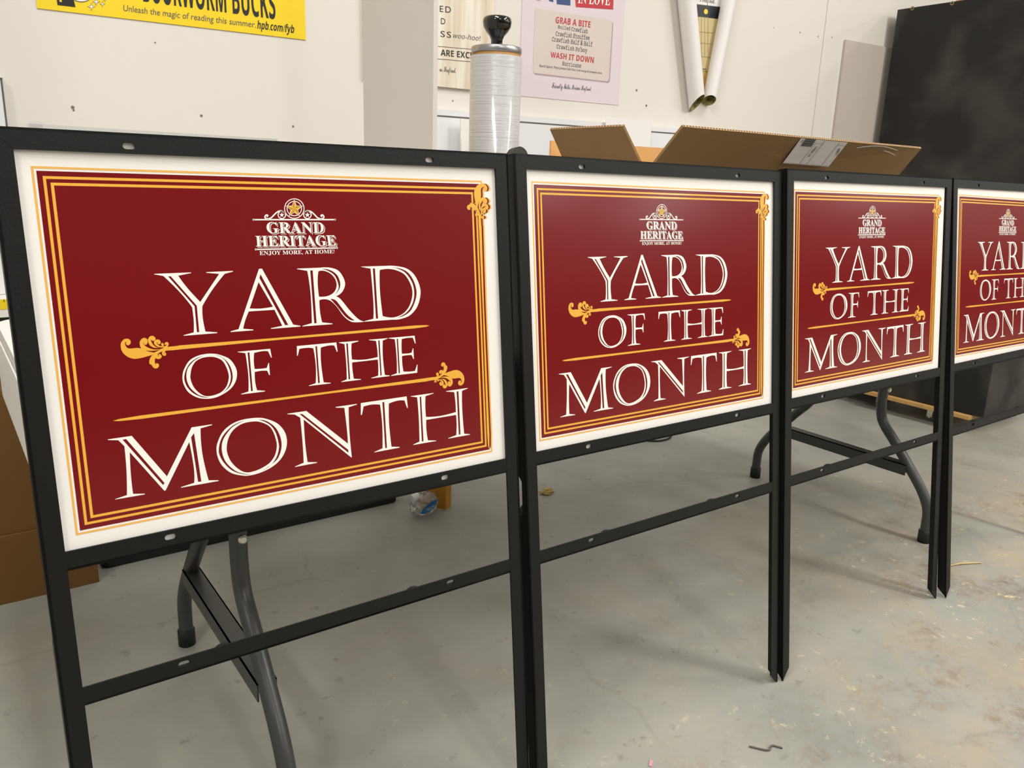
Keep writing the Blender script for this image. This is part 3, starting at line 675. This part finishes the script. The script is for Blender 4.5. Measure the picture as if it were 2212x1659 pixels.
# stretch-film roll on a dispenser
cx, cy = 1.028, 1.5
rl = thing('stretch_film_roll', 'roll of clear stretch film with a glossy black knob standing on the table', 'roll', T(cx, cy, ZT))
part('film', MB().lathe([(.018, .0), (.0545, .0), (.0548, .01), (.0545, .515), (.040, .5165)], 64, (cx, cy, ZT)), M['film'], rl)
part('core', MB().lathe([(.0, .5), (.0515, .512), (.0515, .521), (.0, .521)], 48, (cx, cy, ZT)), M['core'], rl)
part('end_disc', MB().lathe([(0, .521), (.0525, .521), (.0535, .523), (.0535, .532), (.052, .534), (.0, .5345)], 56, (cx, cy, ZT)), M['alu'], rl)
kb = [(0, .5345), (.0125, .5345), (.0120, .541), (.0124, .549), (.0155, .556), (.0235, .565), (.0290, .574), (.0305, .584), (.0290, .591), (.0245, .594), (.012, .5945), (0, .5945)]
part('knob', MB().lathe(kb, 44, (cx, cy, ZT)), M['knob'], rl)

# tall foam-board sheet standing on edge
x = .783
solid('foam_board', MB().box((x - .0045, 1.335, ZT), (x + .0045, 1.622, 1.82)), M['foam_shaded'], 'tall white foam board strip standing on edge beside the film roll', 'board', (x, 1.48, ZT))
# clear acrylic sheet
p0, p1 = on(62, 266, (0, 1.60, 0), (0, 1, 0)), on(605, 300, (0, 1.60, 0), (0, 1, 0))
ac = thing('acrylic_sheet', 'clear acrylic sheet standing on the table behind the leftmost sign', 'sheet', T(p0.x, 1.6, ZT))
zt = (p0.z + p1.z) / 2
fa = lambda d: (lambda u, v: Vector((u, 1.60 + d + (v - ZT) * .05, v)))
part('pane', MB().prism([[(p0.x, ZT), (p1.x, ZT), (p1.x, p1.z), (p0.x, p0.z)]], fa(0), fa(.004)), M['acrylic'], ac)
part('frosted_edge', MB().prism([[(p0.x, p0.z - .008), (p1.x, p1.z - .008), (p1.x, p1.z), (p0.x, p0.z)]], fa(-.0006), fa(.0046)), M['acrylic_edge'], ac)
part('corner_smudge', MB().prism([[(p0.x, p0.z - .03), (p0.x + .02, p0.z - .012), (p0.x + .022, p0.z + .004), (p0.x + .004, p0.z + .004)]], fa(-.0007), fa(.0047)), M['acrylic_edge'], ac)

# open carton on the table
bx0, bx1, by0, by1, bz = 1.20, 2.085, 1.2, 1.46, .975
cb = thing('cardboard_box', 'open cardboard box with raised flaps on the table behind the second sign', 'box', T((bx0 + bx1) / 2, (by0 + by1) / 2, ZT))
t = .004
mb = MB().box((bx0, by0, ZT), (bx1, by1, ZT + t)).box((bx0, by0, ZT), (bx1, by0 + t, bz)).box((bx0, by0, ZT), (bx0 + t, by1, bz)).box((bx1 - t, by0, ZT), (bx1, by1, bz)).box((bx0, by1 - t, ZT), (bx1, by1, bz))
part('box_body', mb, M['card'], cb)
def flap(name, a, b, c, d, thick=.005, inner='card_in', lab=None):
    """a,b hinge; c,d free edge above b,a.  Outer face a-b-c-d plus an inner liner and a fluted edge"""
    a, b, c, d = map(Vector, (a, b, c, d)); n = (b - a).cross(d - a).normalized() * thick
    mb = MB().add([a, b, c, d, a - n, b - n, c - n, d - n], [(0, 1, 2, 3), (7, 6, 5, 4), (0, 4, 5, 1), (1, 5, 6, 2), (2, 6, 7, 3), (3, 7, 4, 0)])
    o = part(name, mb, M['card'], cb, lab)
    e = MB(); up = ((d - a).normalized()) * .0004; k = n * .02
    e.add([d + up, c + up, c - n + up, d - n + up], [(0, 1, 2, 3)])
    part('fluted_edge', e, M['card_edge'], o)
    f = MB(); L = (c - d).length; m = int(L / .0085); ex = (c - d) / L
    for i in range(m):
        q = d + ex * (i + .25) * .0085 + up * 2
        f.add([q - n * .25, q + ex * .0045 - n * .25, q + ex * .0045 - n * .75, q - n * .75], [(0, 1, 2, 3)])
    part('flutes', f, M['flute'], o)
    g = MB(); g.add([a - n * 1.05, b - n * 1.05, c - n * 1.05, d - n * 1.05], [(3, 2, 1, 0)])
    part('inner_liner', g, M[inner], o)
    return o
ff = flap('front_flap', (1.17, 1.2, .979), (2.075, 1.2, .979), (2.06, 1.107, 1.094), (1.17, 1.087, 1.093), lab='long flap carrying the shipping label')
flap('left_flap', (bx0 + .02, 1.452, .979), (bx0 + .02, 1.205, .979), (1.123, 1.2, 1.094), (1.123, 1.427, 1.093))
# back flap, upright, inner side towards the camera
yb_ = 1.46
mb = MB().box((bx0 - .046, yb_, .97), (bx1 - .2, yb_ + .005, 1.072)); bf = part('back_flap', mb, M['card_in'], cb, 'tan back flap')
# shipping label on the front flap
hq = homography([(1475, 273), (1990, 320), (1945, 376), (1418, 350)], [(0, 1), (1, 1), (1, 0), (0, 0)])
fa_, fb_, fc_, fd_ = Vector((1.17, 1.15, 1.031)), Vector((2.068, 1.15, 1.031)), Vector((2.06, 1.107, 1.094)), Vector((1.17, 1.087, 1.093))
fn_ = (Vector((2.075, 1.2, .979)) - Vector((1.17, 1.2, .979))).cross(Vector((1.17, 1.087, 1.093)) - Vector((1.17, 1.2, .979))).normalized()
def on_flap(off):
    def f(x, y):
        u, v = hq(1680 + x / 6.506, 270 + y / 6.506)
        return (fa_ * (1 - u) + fb_ * u) * (1 - v) + (fd_ * (1 - u) + fc_ * u) * v + fn_ * off
    return f
lb = part('shipping_label', MB().flat([[(335, 175), (990, 235), (712, 585), (80, 535)]], on_flap(.0012)), M['label'], ff, 'white shipping label')
mb = MB(); z = on_flap(.0018)
for (u0, wd) in ((0, 14), (20, 8), (34, 16), (56, 8), (72, 20), (98, 8), (112, 14), (134, 8)):   # barcode bars
    a = Vector((395, 182)) + Vector((-72, 108)) * (u0 / 150); b2 = a + Vector((150, 14)); d = Vector((-72, 108)) * (wd / 150)
    mb.flat([[tuple(a), tuple(b2), tuple(b2 + d), tuple(a + d)]], z)
def line(a, b, wd=3):
    a, b = Vector(a), Vector(b); n = (b - a).normalized(); n = Vector((-n.y, n.x)) * wd / 2
    mb.flat([[tuple(a + n), tuple(b + n), tuple(b - n), tuple(a - n)]], z)
for a, b in (((670, 212), (415, 545)), ((880, 232), (622, 555)), ((535, 245), (310, 540)), ((85, 527), (712, 572)), ((535, 245), (640, 250)), ((850, 275), (960, 283))): line(a, b)
text_into(mb, 'DIRECT', 'bold', [(858, 318), (805, 412), (835, 420), (885, 325)], z)
text_into(mb, 'L401', 'bold', [(330, 232), (350, 190), (375, 190), (355, 232)], z)
text_into(mb, '1008081-06', 'bold', [(540, 290), (425, 435), (455, 442), (568, 296)], z)
part('label_print', mb, M['ink_black'], lb)
mb = MB()
for pts in ([(1120, 312, 4), (1250, 292, 5), (1400, 286, 5), (1530, 300, 5), (1680, 345, 4)], [(1490, 352, 3), (1560, 372, 5), (1640, 415, 3)]): mb.flat([stroke(pts)], on_flap(.0012))
part('tape_crease', mb, M['label'], ff)

# white offcuts leaning on the whiteboard
def sheet(name, pts_px, off, m, label, cat, thick=.004, zb=None):
    q = [ws(*p) for p in pts_px]; zm = sorted(p[1] for p in q)[1]; q = [(s, 0.0 if z <= zm else z) for s, z in q]   # the sheets stand on the floor
    mb = MB().prism([q], lambda s, z: wp(s, z, off + (1.19 - z) * .012), lambda s, z: wp(s, z, off + (1.19 - z) * .012 - thick))
    lo = min(q, key=lambda p: p[1])
    return solid(name, mb, m, label, cat, wp(lo[0], lo[1], off))

# ------------------------------------------------------------------ wall pieces
def wall_mat4(s, z): return Matrix.Translation(wp(s, z, 0)) @ Matrix.Rotation(-WT, 4, 'Z')
def wq(px, py, off): return wall(px, py, off)
def wall_fn(off):
    def f(px, py): s, z = ws(px, py); return wp(s, z, off)
    return f
# yellow banner
s0, z0 = ws(80, 18); s1_, _ = ws(660, 87)
bn = thing('banner', 'yellow vinyl banner on the wall about bookworm bucks', 'banner', wall_mat4(s0, z0))
part('vinyl', MB().prism([[(s0, z0), (s1_, z0), (s1_, z0 + .42), (s0, z0 + .42)]], lambda s, z: wp(s, z, .003), lambda s, z: wp(s, z, .0005)), M['yellow'], bn)
f = wall_fn(.0036)
mb = MB()
text_into(mb, 'BOOKWORM BUCKS', 'bold', [(309, 3.5), (595, 42), (592, -22), (306, -60)], f)
part('headline', mb, M['ink_black'], bn)
mb = MB(); text_into(mb, 'hpb.com/fyb', 'bold', [(555, 62), (634, 72), (636, 54.5), (557, 44)], f); part('web_address', mb, M['ink_black'], bn)
part('black_picture_corner', MB().flat([[(120, -20), (155, -15), (163, 16), (124, 11.5)]], f), M['ink_black'], bn)
mb = MB(); text_into(mb, 'Unleash the magic of reading this summer.', 'sans', [(266, 24), (552, 60), (553, 47), (266.5, 10.5)], f); part('tagline', mb, M['ink_grey'], bn)
for (cx_, cy_, r) in ((197, 15, 7.5), (207.5, 4.5, 7.5), (221, 9.5, 5), (226, -1, 5)):
    part('sparkle_outline', MB().flat(star(cx_, cy_, r + 1.5, .34, 4), f), M['ink_grey'], bn)
    part('sparkle', MB().flat(star(cx_, cy_, r - .6, .3, 4), wall_fn(.004)), M['ink_white'], bn)
part('pale_oval', MB().flat(ring(176, -8, 20, .1, 24, .58)[:1], wall_fn(.004)), M['ink_white'], bn)
part('pale_oval_outline', MB().flat(ring(176, -8, 21.5, .1, 24, .62)[:1], wall_fn(.0038)), M['ink_grey'], bn)
part('picture_window', MB().flat([[(128, 0.5), (133, 1), (133.5, 5), (128.5, 4.5)]], wall_fn(.0042)), M['yellow'], bn)
# wood print poster
s0, z0 = ws(783.5, 172); s1_, z1_ = ws(1059, 196)
pw = thing('wood_print_board', 'pale wood print poster board reading are exci and woo-hoo behind the foam board', 'poster', wall_mat4(s0, z0))
part('board', MB().prism([[(s0, z0), (s1_, z0), (s1_, z0 + .6), (s0, z0 + .6)]], lambda s, z: wp(s, z, .012), lambda s, z: wp(s, z, .001)), M['wood_print'], pw)
f = wall_fn(.0126); mb = MB()
for nm, tx, st_, q, sp in (('word', 'ED', 'sans', [(946, 26.5), (970, 29.5), (970, 16), (946, 13.5)], 1.25), ('word', 'D', 'sans', [(948.5, 53), (958, 54), (958, 41), (948.5, 40)], 1),
        ('word', 'SS', 'sans', [(947.5, 80.5), (970.5, 83), (970.5, 70), (947.5, 67.5)], 1.2), ('headline', 'ARE EXCIT', 'bold', [(948, 121), (1025, 128.5), (1025, 115), (948, 107.5)], 1), ('slogan', 'us Seafood.', 'script', [(946, 155), (981, 158.5), (981, 147), (946, 143.5)], 1)):
    mb = MB(); text_into(mb, tx, st_, q, f, sp); part(nm, mb, M['ink_black'], pw)
for y in (101, 128): part('rule_line', MB().flat([[(930, y - 1.5), (1050, y + 9), (1050, y + 10), (930, y - .5)]], f), M['ink_black'], pw)
mb = MB(); text_into(mb, 'woo-hoo!', 'ital', [(974.5, 82.5), (1033, 89.5), (1034, 78), (975.5, 72)], f); part('handwriting', mb, M['ink_grey'], pw)
# lilac poster
s0, z0 = ws(1120.5, 207); s1_, z1_ = ws(1335.5, 227.5)
pl = thing('menu_poster', 'lilac menu poster reading grab a bite, right of the film roll', 'poster', wall_mat4(s0, z0))
sm = (s0 + s1_) / 2
part('sheet', MB().prism([[(s0, z0), (s1_, z0), (s1_, z0 + .62), (s0, z0 + .62)]], lambda s, z: wp(s, z, .002), lambda s, z: wp(s, z, .0004)), M['lilac'], pl)
a_, b_, c_, d_ = ws(1151, 158), ws(1315, 176), ws(1321, 45), ws(1154, 17)
fr = lambda pts, off: MB().flat([pts], lambda s, z: wp(s, z, off))
def quad_in(k): 
    m = ((a_[0] + c_[0]) / 2, (a_[1] + c_[1]) / 2); return [(m[0] + (p[0] - m[0]) * k, m[1] + (p[1] - m[1]) * k) for p in (a_, b_, c_, d_)]
q = quad_in(1); x0_, x1_ = (q[0][0] + q[3][0]) / 2, (q[1][0] + q[2][0]) / 2; y0_, y1_ = (q[0][1] + q[1][1]) / 2, (q[2][1] + q[3][1]) / 2
part('menu_card_shadow', fr(rrect(x0_ + .003, y0_ - .005, x1_ + .005, y1_ - .003, .01), .0023), M['ink_grey'] if 0 else mat('mauve_print', (176, 152, 164), .5), pl)
part('menu_card', fr(rrect(x0_, y0_, x1_, y1_, .01), .0026), M['tan'], pl)
f = wall_fn(.0031); mb = MB()
text_into(mb, 'GRAB A BITE', 'bold', [(1199, 50), (1274, 60), (1275, 46.5), (1200, 36)], f, 1.05)
part('food_heading', mb, M['ink_red'], pl)
mb = MB(); text_into(mb, 'WASH IT DOWN', 'bold', [(1188, 124), (1281, 136.5), (1282, 123.5), (1189, 112)], f, 1.05); part('drinks_heading', mb, M['ink_red'], pl)
part('red_ribbon', MB().flat([[(1240, -20), (1325, -12), (1323.5, 21), (1243, 15.5)]], wall_fn(.0025)), M['ink_red'], pl)
mb = MB()
for s, q in (('Boiled Crawfish', [(1204, 61.5), (1268, 72.5), (1269, 62), (1205, 54)]), ('Crawfish Etouffee', [(1199, 77), (1272, 87), (1273, 76), (1200, 66.5)]),
             ('Crawfish Half & Half', [(1191, 89), (1278, 101), (1279, 90), (1192, 78.5)]), ("Crawfish Po'boy", [(1201, 104.5), (1267, 113.5), (1268, 103), (1202, 94)]), ('Hurricane', [(1213.5, 141), (1254, 146.5), (1254.5, 137), (1214, 131.5)])):
    mb = MB(); text_into(mb, s, 'type', q, f); part('menu_line', mb, M['ink_black'], pl)
mb = MB(); text_into(mb, 'Friendly Folks. Serious Seafood.', 'script', [(1191, 190), (1276, 196.5), (1277, 187), (1192, 178.5)], wall_fn(.0026)); part('slogan', mb, M['ink_black'], pl)
mb = MB(); text_into(mb, 'Bacardi Superior, Myers Jamaican Dark Rum, fresh orange & pineapple juices', 'sans', [(1164, 144.5), (1299, 160), (1299.5, 155.5), (1164.5, 138.5)], f); part('fine_print', mb, M['ink_grey'], pl)
mb = MB(); text_into(mb, 'IN LOVE', 'serif', [(1247, 7), (1316, 12), (1318, -12), (1248, -17)], f)
part('ribbon_lettering', mb, M['ink_white'], pl)
mb = MB()
for q in ([(1201, -10), (1231, -8), (1231, 12), (1202, 9)], [(1183, -12), (1195, -11), (1194, 4.5), (1185, 2)]): part('blue_headline_letter', MB().flat([q], f), M['ink_blue'], pl)
mb = MB().flat([[(1157, -10), (1169, -9), (1166, 2), (1158, 1)]], f); part('pink_print', mb, M['pink'], pl)
# curled poster: flat strip between two rolled edges
s0, z0 = ws(1505, 232)
cu = thing('curled_poster', 'poster curling into two white rolls that meet in a point on the wall', 'poster', wall_mat4(s0, z0))
PZ = 1.95
def roll(top_px, bot_px, r0, r1, zb, cut, cutf):
    st_, zt_ = ws(*top_px); sb, zb_ = ws(*bot_px)
    k = (PZ - zb_) / (zt_ - zb_)
    top = wp(sb + (st_ - sb) * k, PZ, r1 * 1.05); bot = wp(sb, zb_, r0 * 1.05)
    ax = (top - bot).normalized(); u = WE - ax * WE.dot(ax); u.normalize(); v = u.cross(ax).normalized()
    outer = MB(); inner = MB(); N = 40; rows = 12; vo = []; vi = []
    for j in range(rows + 1):
        tt = j / rows; c0 = bot + (top - bot) * tt; r = r0 + (r1 - r0) * tt
        for i in range(N):
            a = 2 * math.pi * i / N; d = u * math.cos(a) + v * math.sin(a)
            sh = ax * (cut * math.cos(a) + cutf * math.sin(a)) * (1 - tt)
            vo.append(c0 + d * r + sh); vi.append(c0 + d * (r - .0012) + sh)
    fs = [(j * N + i, j * N + (i + 1) % N, (j + 1) * N + (i + 1) % N, (j + 1) * N + i) for j in range(rows) for i in range(N)]
    outer.add(vo, fs, True); inner.add(vi, fs, True)
    o = part('rolled_edge', outer, M['paper'], cu); part('printed_side', inner, M['grass'], o)
roll((1469, 0), (1492, 224), .0305, .034, 1.25, .005, .027)
roll((1563, 0), (1521, 218), .0245, .0275, 1.25, -.006, .014)
f = wall_fn(.004)
def band(y0, y1, m, nm):
    l = lambda y: 1473 + y * .13; rr_ = lambda y: 1560 - y * .2
    part(nm, MB().flat([[(l(y0), y0), (rr_(y0), y0 + 9), (rr_(y1), y1 + 9), (l(y1), y1)]], f), m, cu)
part('printed_sheet', MB().flat([[(1478, 148), (1545, 155), (1522, 220), (1498, 216)]], f), M['sand'], cu)
band(32, 148, M['container'], 'container_print'); band(6, 33, M['ink_navy'], 'night_print'); band(-60, 7, M['paper'], 'white_border')
f2 = wall_fn(.0045); mb = MB()
for y in (68, 92, 121): mb.flat([[(1482, y - 2), (1540, y + 3.5), (1540, y + 4.7), (1482, y - .8)]], f2)
for k in range(6): mb.flat([[(1492 + k * 7, 36), (1492.8 + k * 7, 36), (1492.8 + k * 7, 145 - k * 6), (1492 + k * 7, 145 - k * 6)]], f2)
part('container_ribs', mb, M['container_line'], cu)
mb = MB(); text_into(mb, 'ED', 'bold', [(1492, 114), (1507, 117), (1507, 97), (1492, 94)], f2); part('stencil_lettering', mb, M['ink_black'], cu)
mb = MB(); text_into(mb, 's Seafood.', 'script', [(1510, 4), (1543, 8.5), (1543, -5), (1510, -9)], f2); part('slogan', mb, M['ink_black'], cu)
part('container_shadow_line', MB().flat([[(1496, 147.5), (1524, 149), (1524, 150.5), (1496, 149)]], f2), M['ink_black'], cu)
part('lamp_print', MB().flat(ring(1523, 25.5, 4.3, .1, 20, 1.3)[:1], f2), M['silver'], cu)

# whiteboards leaning along the wall
def wboard(name, sA, sB, z0, z1, label, line_dz, off=.03, vert=None):
    r = thing(name, label, 'whiteboard', Matrix.Translation(wp(sA, z0, off)) @ Matrix.Rotation(-WT, 4, 'Z'))
    part('board', MB().prism([[(sA, z0), (sB, z0), (sB, z1), (sA, z1)]], lambda s, z: wp(s, z, off), lambda s, z: wp(s, z, .002)), M['whiteboard'], r)
    mb = MB().flat([[(sA, z1 - line_dz - .0045), (sB, z1 - line_dz - .0045), (sB, z1 - line_dz), (sA, z1 - line_dz)]], lambda s, z: wp(s, z, off + .0006))
    if vert: mb.flat([[(sB - vert - .004, z0), (sB - vert, z0), (sB - vert, z1), (sB - vert - .004, z1)]], lambda s, z: wp(s, z, off + .0006))
    part('dark_edge_strip', mb, M['ink_grey'], r)
zz = wall(1120, 263, .03).z
wboard('whiteboard', 1.15, 2.43, .0, zz + .019, 'long whiteboard with a dark edge strip along the wall behind the film roll', .017)
q = wall(5, 168, .03); q2 = wall(14, 262, .03)
wboard('whiteboard', -.88, ((q + q2) / 2 - W0).dot(WE) + .001, .671, q.z, 'whiteboard with a black edge at the far left of the wall', .0, vert=.0005)
sheet('foam_offcut', [(972, 258), (1012, 262), (1016, 345), (979, 345)], .07, M['foam'], 'white board offcut leaning on the whiteboard left of the film roll', 'board', zb=1)
sheet('foam_offcut', [(1001, 262), (1040, 266), (1042, 350), (1005, 345)], .085, M['foam'], 'white board offcut half hidden behind the film roll', 'board')
sheet('foam_offcut', [(967, 300), (975, 300), (979, 360), (969, 360)], .09, M['foam'], 'narrow short white offcut beside the tall foam board', 'board')
sheet('paper_sheet', [(1293, 253), (1391, 264), (1392, 350), (1296, 350)], .042, M['paper'], 'white paper sheet standing behind the raised left flap of the carton', 'paper', thick=.001)
# taupe board beside the black cabinet
s0, z0 = ws(1795.5, 300); s1_, z1_ = ws(1811, 84)
tp = thing('taupe_board', 'taupe panel leaning on the wall beside the black cabinet', 'board', wall_mat4(s0, 0))
sl = lambda d: (lambda s, z: wp(s, z, .011 + d))
part('panel', MB().prism([[(s0, .0), (3.60, .0), (3.60, z1_), (s0, z1_)]], sl(0), sl(-.009)), M['taupe'], tp)
solid('masking_tape', MB().box((3.455, 2.0755, 1.165), (3.468, 2.085, 1.185)), M['tape_blue'], 'scrap of blue masking tape at the left edge of the black cabinet', 'tape', (3.46, 2.08, 1.165))

# ------------------------------------------------------------------ black cabinet on its dolly
dl = thing('dolly', 'plywood dolly on small casters under the black cabinet', 'dolly', T(3.75, 1.72, 0))
bevel(part('deck', MB().box((3.448, 1.47, .066), (4.08, 1.945, .084)), M['plywood'], dl), .002)
for (x, y) in ((3.53, 1.665), (3.55, 1.915), (4.0, 1.55), (4.0, 1.9)):
    cs = part('caster', MB().tube([(x - .009, y, .021), (x + .009, y, .021)], .021, 22), M['caster'], dl)
    part('caster_fork', MB().box((x - .015, y - .012, .02), (x - .011, y + .012, .066)).box((x + .011, y - .012, .02), (x + .015, y + .012, .066)).box((x - .016, y - .016, .06), (x + .016, y + .016, .066)), M['zinc'], cs)
    part('caster_hub', MB().tube([(x - .0165, y, .021), (x + .0165, y, .021)], .006, 12), M['zinc'], cs)
cbn = thing('cabinet', 'tall black plywood cabinet standing on the dolly at the right', 'cabinet', T(3.75, 1.75, .085))
bevel(part('carcass', MB().box((3.47, 1.426, .0845), (3.95, 2.062, 1.728)), M['black_ply'], cbn), .003)
for (px, py) in ((1971, 18), (2057, 7)):
    p = on(px, py, (3.4695, 0, 0), (1, 0, 0))
    part('grommet', MB().add([], []).flat(ring(p.y, p.z, .008, .004, 20), lambda y, z: Vector((3.4688, y, z))), mat('brass', (150, 130, 80), .4, .6), cbn)
solid('plywood_sheet', MB().box((3.80, 1.5, 1.7285), (3.818, 1.99, 1.80)), M['plywood'], 'raw plywood strip lying along the top of the black cabinet', 'board', (3.81, 1.75, 1.7285))

# ------------------------------------------------------------------ on and near the floor
solid('carton', MB().box((-.62, 2.01, 0), (.245, 2.29, .165)), M['carton'], 'lower flat brown carton on the floor left of the table', 'box', (-.2, 2.15, 0))
solid('carton', MB().box((-.60, 2.02, .166), (.20, 2.28, .50)), M['carton'], 'upper brown carton stacked on the flat carton at far left', 'box', (-.2, 2.15, .166))
sh = thing('wall_shelf', 'narrow white work shelf on the wall at the far left', 'shelf', T(-.3, 2.2, .56))
part('shelf_board', MB().box((-.9, 2.08, .652), (.17, 2.33, .67)), M['foam'], sh)
part('dark_gap_strip', MB().box((-.9, 2.085, .641), (.17, 2.33, .652)), M['ink_black'], sh)
part('apron', MB().box((-.9, 2.09, .56), (.17, 2.34, .641)), M['foam'], sh)
ru = solid('ruler', MB().box((-.6, 2.079, .670), (.158, 2.083, .692)), M['yellow'], 'yellow ruler standing along the front of the wall shelf', 'ruler', (-.2, 2.08, .670))
mb = MB()
for k in range(60): mb.add([Vector((-.6 + k * .0125, 2.0786, .692)), Vector((-.5985 + k * .0125, 2.0786, .692)), Vector((-.5985 + k * .0125, 2.0786, .686)), Vector((-.6 + k * .0125, 2.0786, .686))], [(0, 1, 2, 3)])
part('ruler_marks', mb, M['ink_black'], ru)
# long black case
cs = thing('equipment_case', 'long black case lying on the floor behind the table', 'case', T(.69, 2.13, 0))
bevel(part('case_body', MB().box((.268, 2.07, .0), (1.09, 2.2, .075)), M['black_bag'], cs), .008, 3)
bevel(part('case_lid', MB().box((.262, 2.062, .03), (1.096, 2.208, .045)), M['black_bag'], cs), .004, 2)
# wood block and white offcut behind it
solid('wood_block', MB().box((-.016, -.05, 0), (.016, .05, .10), T(1.180, 1.995, 0, R(28))), M['ochre_wood'], 'varnished ochre wood block upright on the floor behind the bottle', 'wood block', (1.2, 2.0, 0))
solid('card_offcut', MB().prism([[(1.215, 0), (1.285, 0), (1.272, .075), (1.215, .08)]], lambda x, z: Vector((x, 1.998 + z * .12 + (x - 1.2) * .1 + .04, z)), lambda x, z: Vector((x, 2.001 + z * .12 + (x - 1.2) * .1 + .04, z))), M['taupe'], 'pale card offcut upright beside the ochre wood block', 'card', (1.23, 2.0, 0))
# crushed water bottle
bt = thing('water_bottle', 'crushed clear plastic water bottle with blue label on the floor', 'bottle', T(1.11, 1.945, 0))
rnd = random.Random(3)
def crumple(mb, c, rx_, ry_, rz_, nu=22, nv=14, amp=.2):
    vs = []; 
    for j in range(nv + 1):
        th = math.pi * j / nv
        for i in range(nu):
            ph = 2 * math.pi * i / nu
            k = 1 + amp * (rnd.random() - .5) if 0 < j < nv else 1
            vs.append((c[0] + rx_ * k * math.sin(th) * math.cos(ph), c[1] + ry_ * k * math.sin(th) * math.sin(ph), c[2] + rz_ * k * math.cos(th)))
    fs = [(j * nu + i, (j + 1) * nu + i, (j + 1) * nu + (i + 1) % nu, j * nu + (i + 1) % nu) for j in range(nv) for i in range(nu)]
    return mb.add(vs, fs)
bd = part('bottle_body', crumple(MB(), (1.115, 1.945, .037), .046, .034, .036), M['pet'], bt)
part('bottle_cap', MB().tube([(1.072, 1.94, .062), (1.092, 1.942, .066), (1.093, 1.942, .066)], [.0125, .0125, .011], 18), M['cap'], bt)
lbp = [stroke([(-.025, -.012, .004), (-.01, -.004, .011), (.008, .006, .013), (.022, .016, .005)])]
part('bottle_label', MB().flat(lbp, lambda x, y: Vector((1.116 + x, 1.909 + abs(x) * .2, .036 + y))), M['bottle_label'], bt)
# crumpled tape, splinter, cable loop
solid('crumpled_tape', crumple(MB(), (1.535, 1.885, .0085), .024, .016, .008, 14, 8, .9), M['leaf'], 'crumpled scrap of yellowed tape on the floor under the second sign', 'tape', (1.535, 1.885, 0))
solid('splinter', MB().tube([(2.155, .905, .003), (2.2, .893, .004), (2.245, .872, .003), (2.26, .862, .003)], [.0012, .003, .003, .001], 6), M['twig'], 'pale wood splinter lying on the floor below the rightmost sign', 'splinter', (2.2, .89, 0))
solid('cable', MB().tube(path([(2.2, 2.15, .004), (2.2, 2.11, .004), (2.24, 2.075, .004), (2.30, 2.075, .004), (2.35, 2.11, .004), (2.36, 2.15, .004)]), .004, 8), M['rubber'], 'loop of black cable on the floor behind the second sign', 'cable', (2.28, 2.1, 0))
solid('wood_chip', MB().box((-.004, -.02, 0), (.004, .02, .003), T(2.93, 1.53, 0, R(-20))), M['twig'], 'tiny wood chip on the floor near the dolly caster', 'wood chip', (2.93, 1.53, 0))
fl = lambda px, py: on(px, py, (0, 0, 0), (0, 0, 1))
p = fl(1406, 1650); solid('paper_scrap', MB().box((-.008, -.003, .0002), (.008, .003, .0022), T(p.x, p.y, 0, R(35))), M['pink'], 'tiny pink scrap on the floor at the bottom edge of the photo', 'scrap', (p.x, p.y, 0))
a, b = fl(1618, 1614), fl(1690, 1618); m_ = (a + b) / 2
solid('dried_stalk', MB().tube(path([a + Vector((0, 0, .002)), m_ + Vector((-.004, -.008, .003)), m_ + Vector((.012, -.004, .003)), b + Vector((0, 0, .002))]), .0016, 6), M['ink_grey'], 'thin dark dried stalk on the floor right of the second sign', 'stalk', (m_.x, m_.y, 0))
for o in COL.objects:
    if o.parent: continue
    for nm, g in (('foam_offcut', 'white offcuts leaning on the whiteboard'), ('carton', 'brown cartons stacked at the far left'), ('whiteboard', 'whiteboards along the back wall')):
        if o.name.split('.')[0] == nm: o['group'] = g
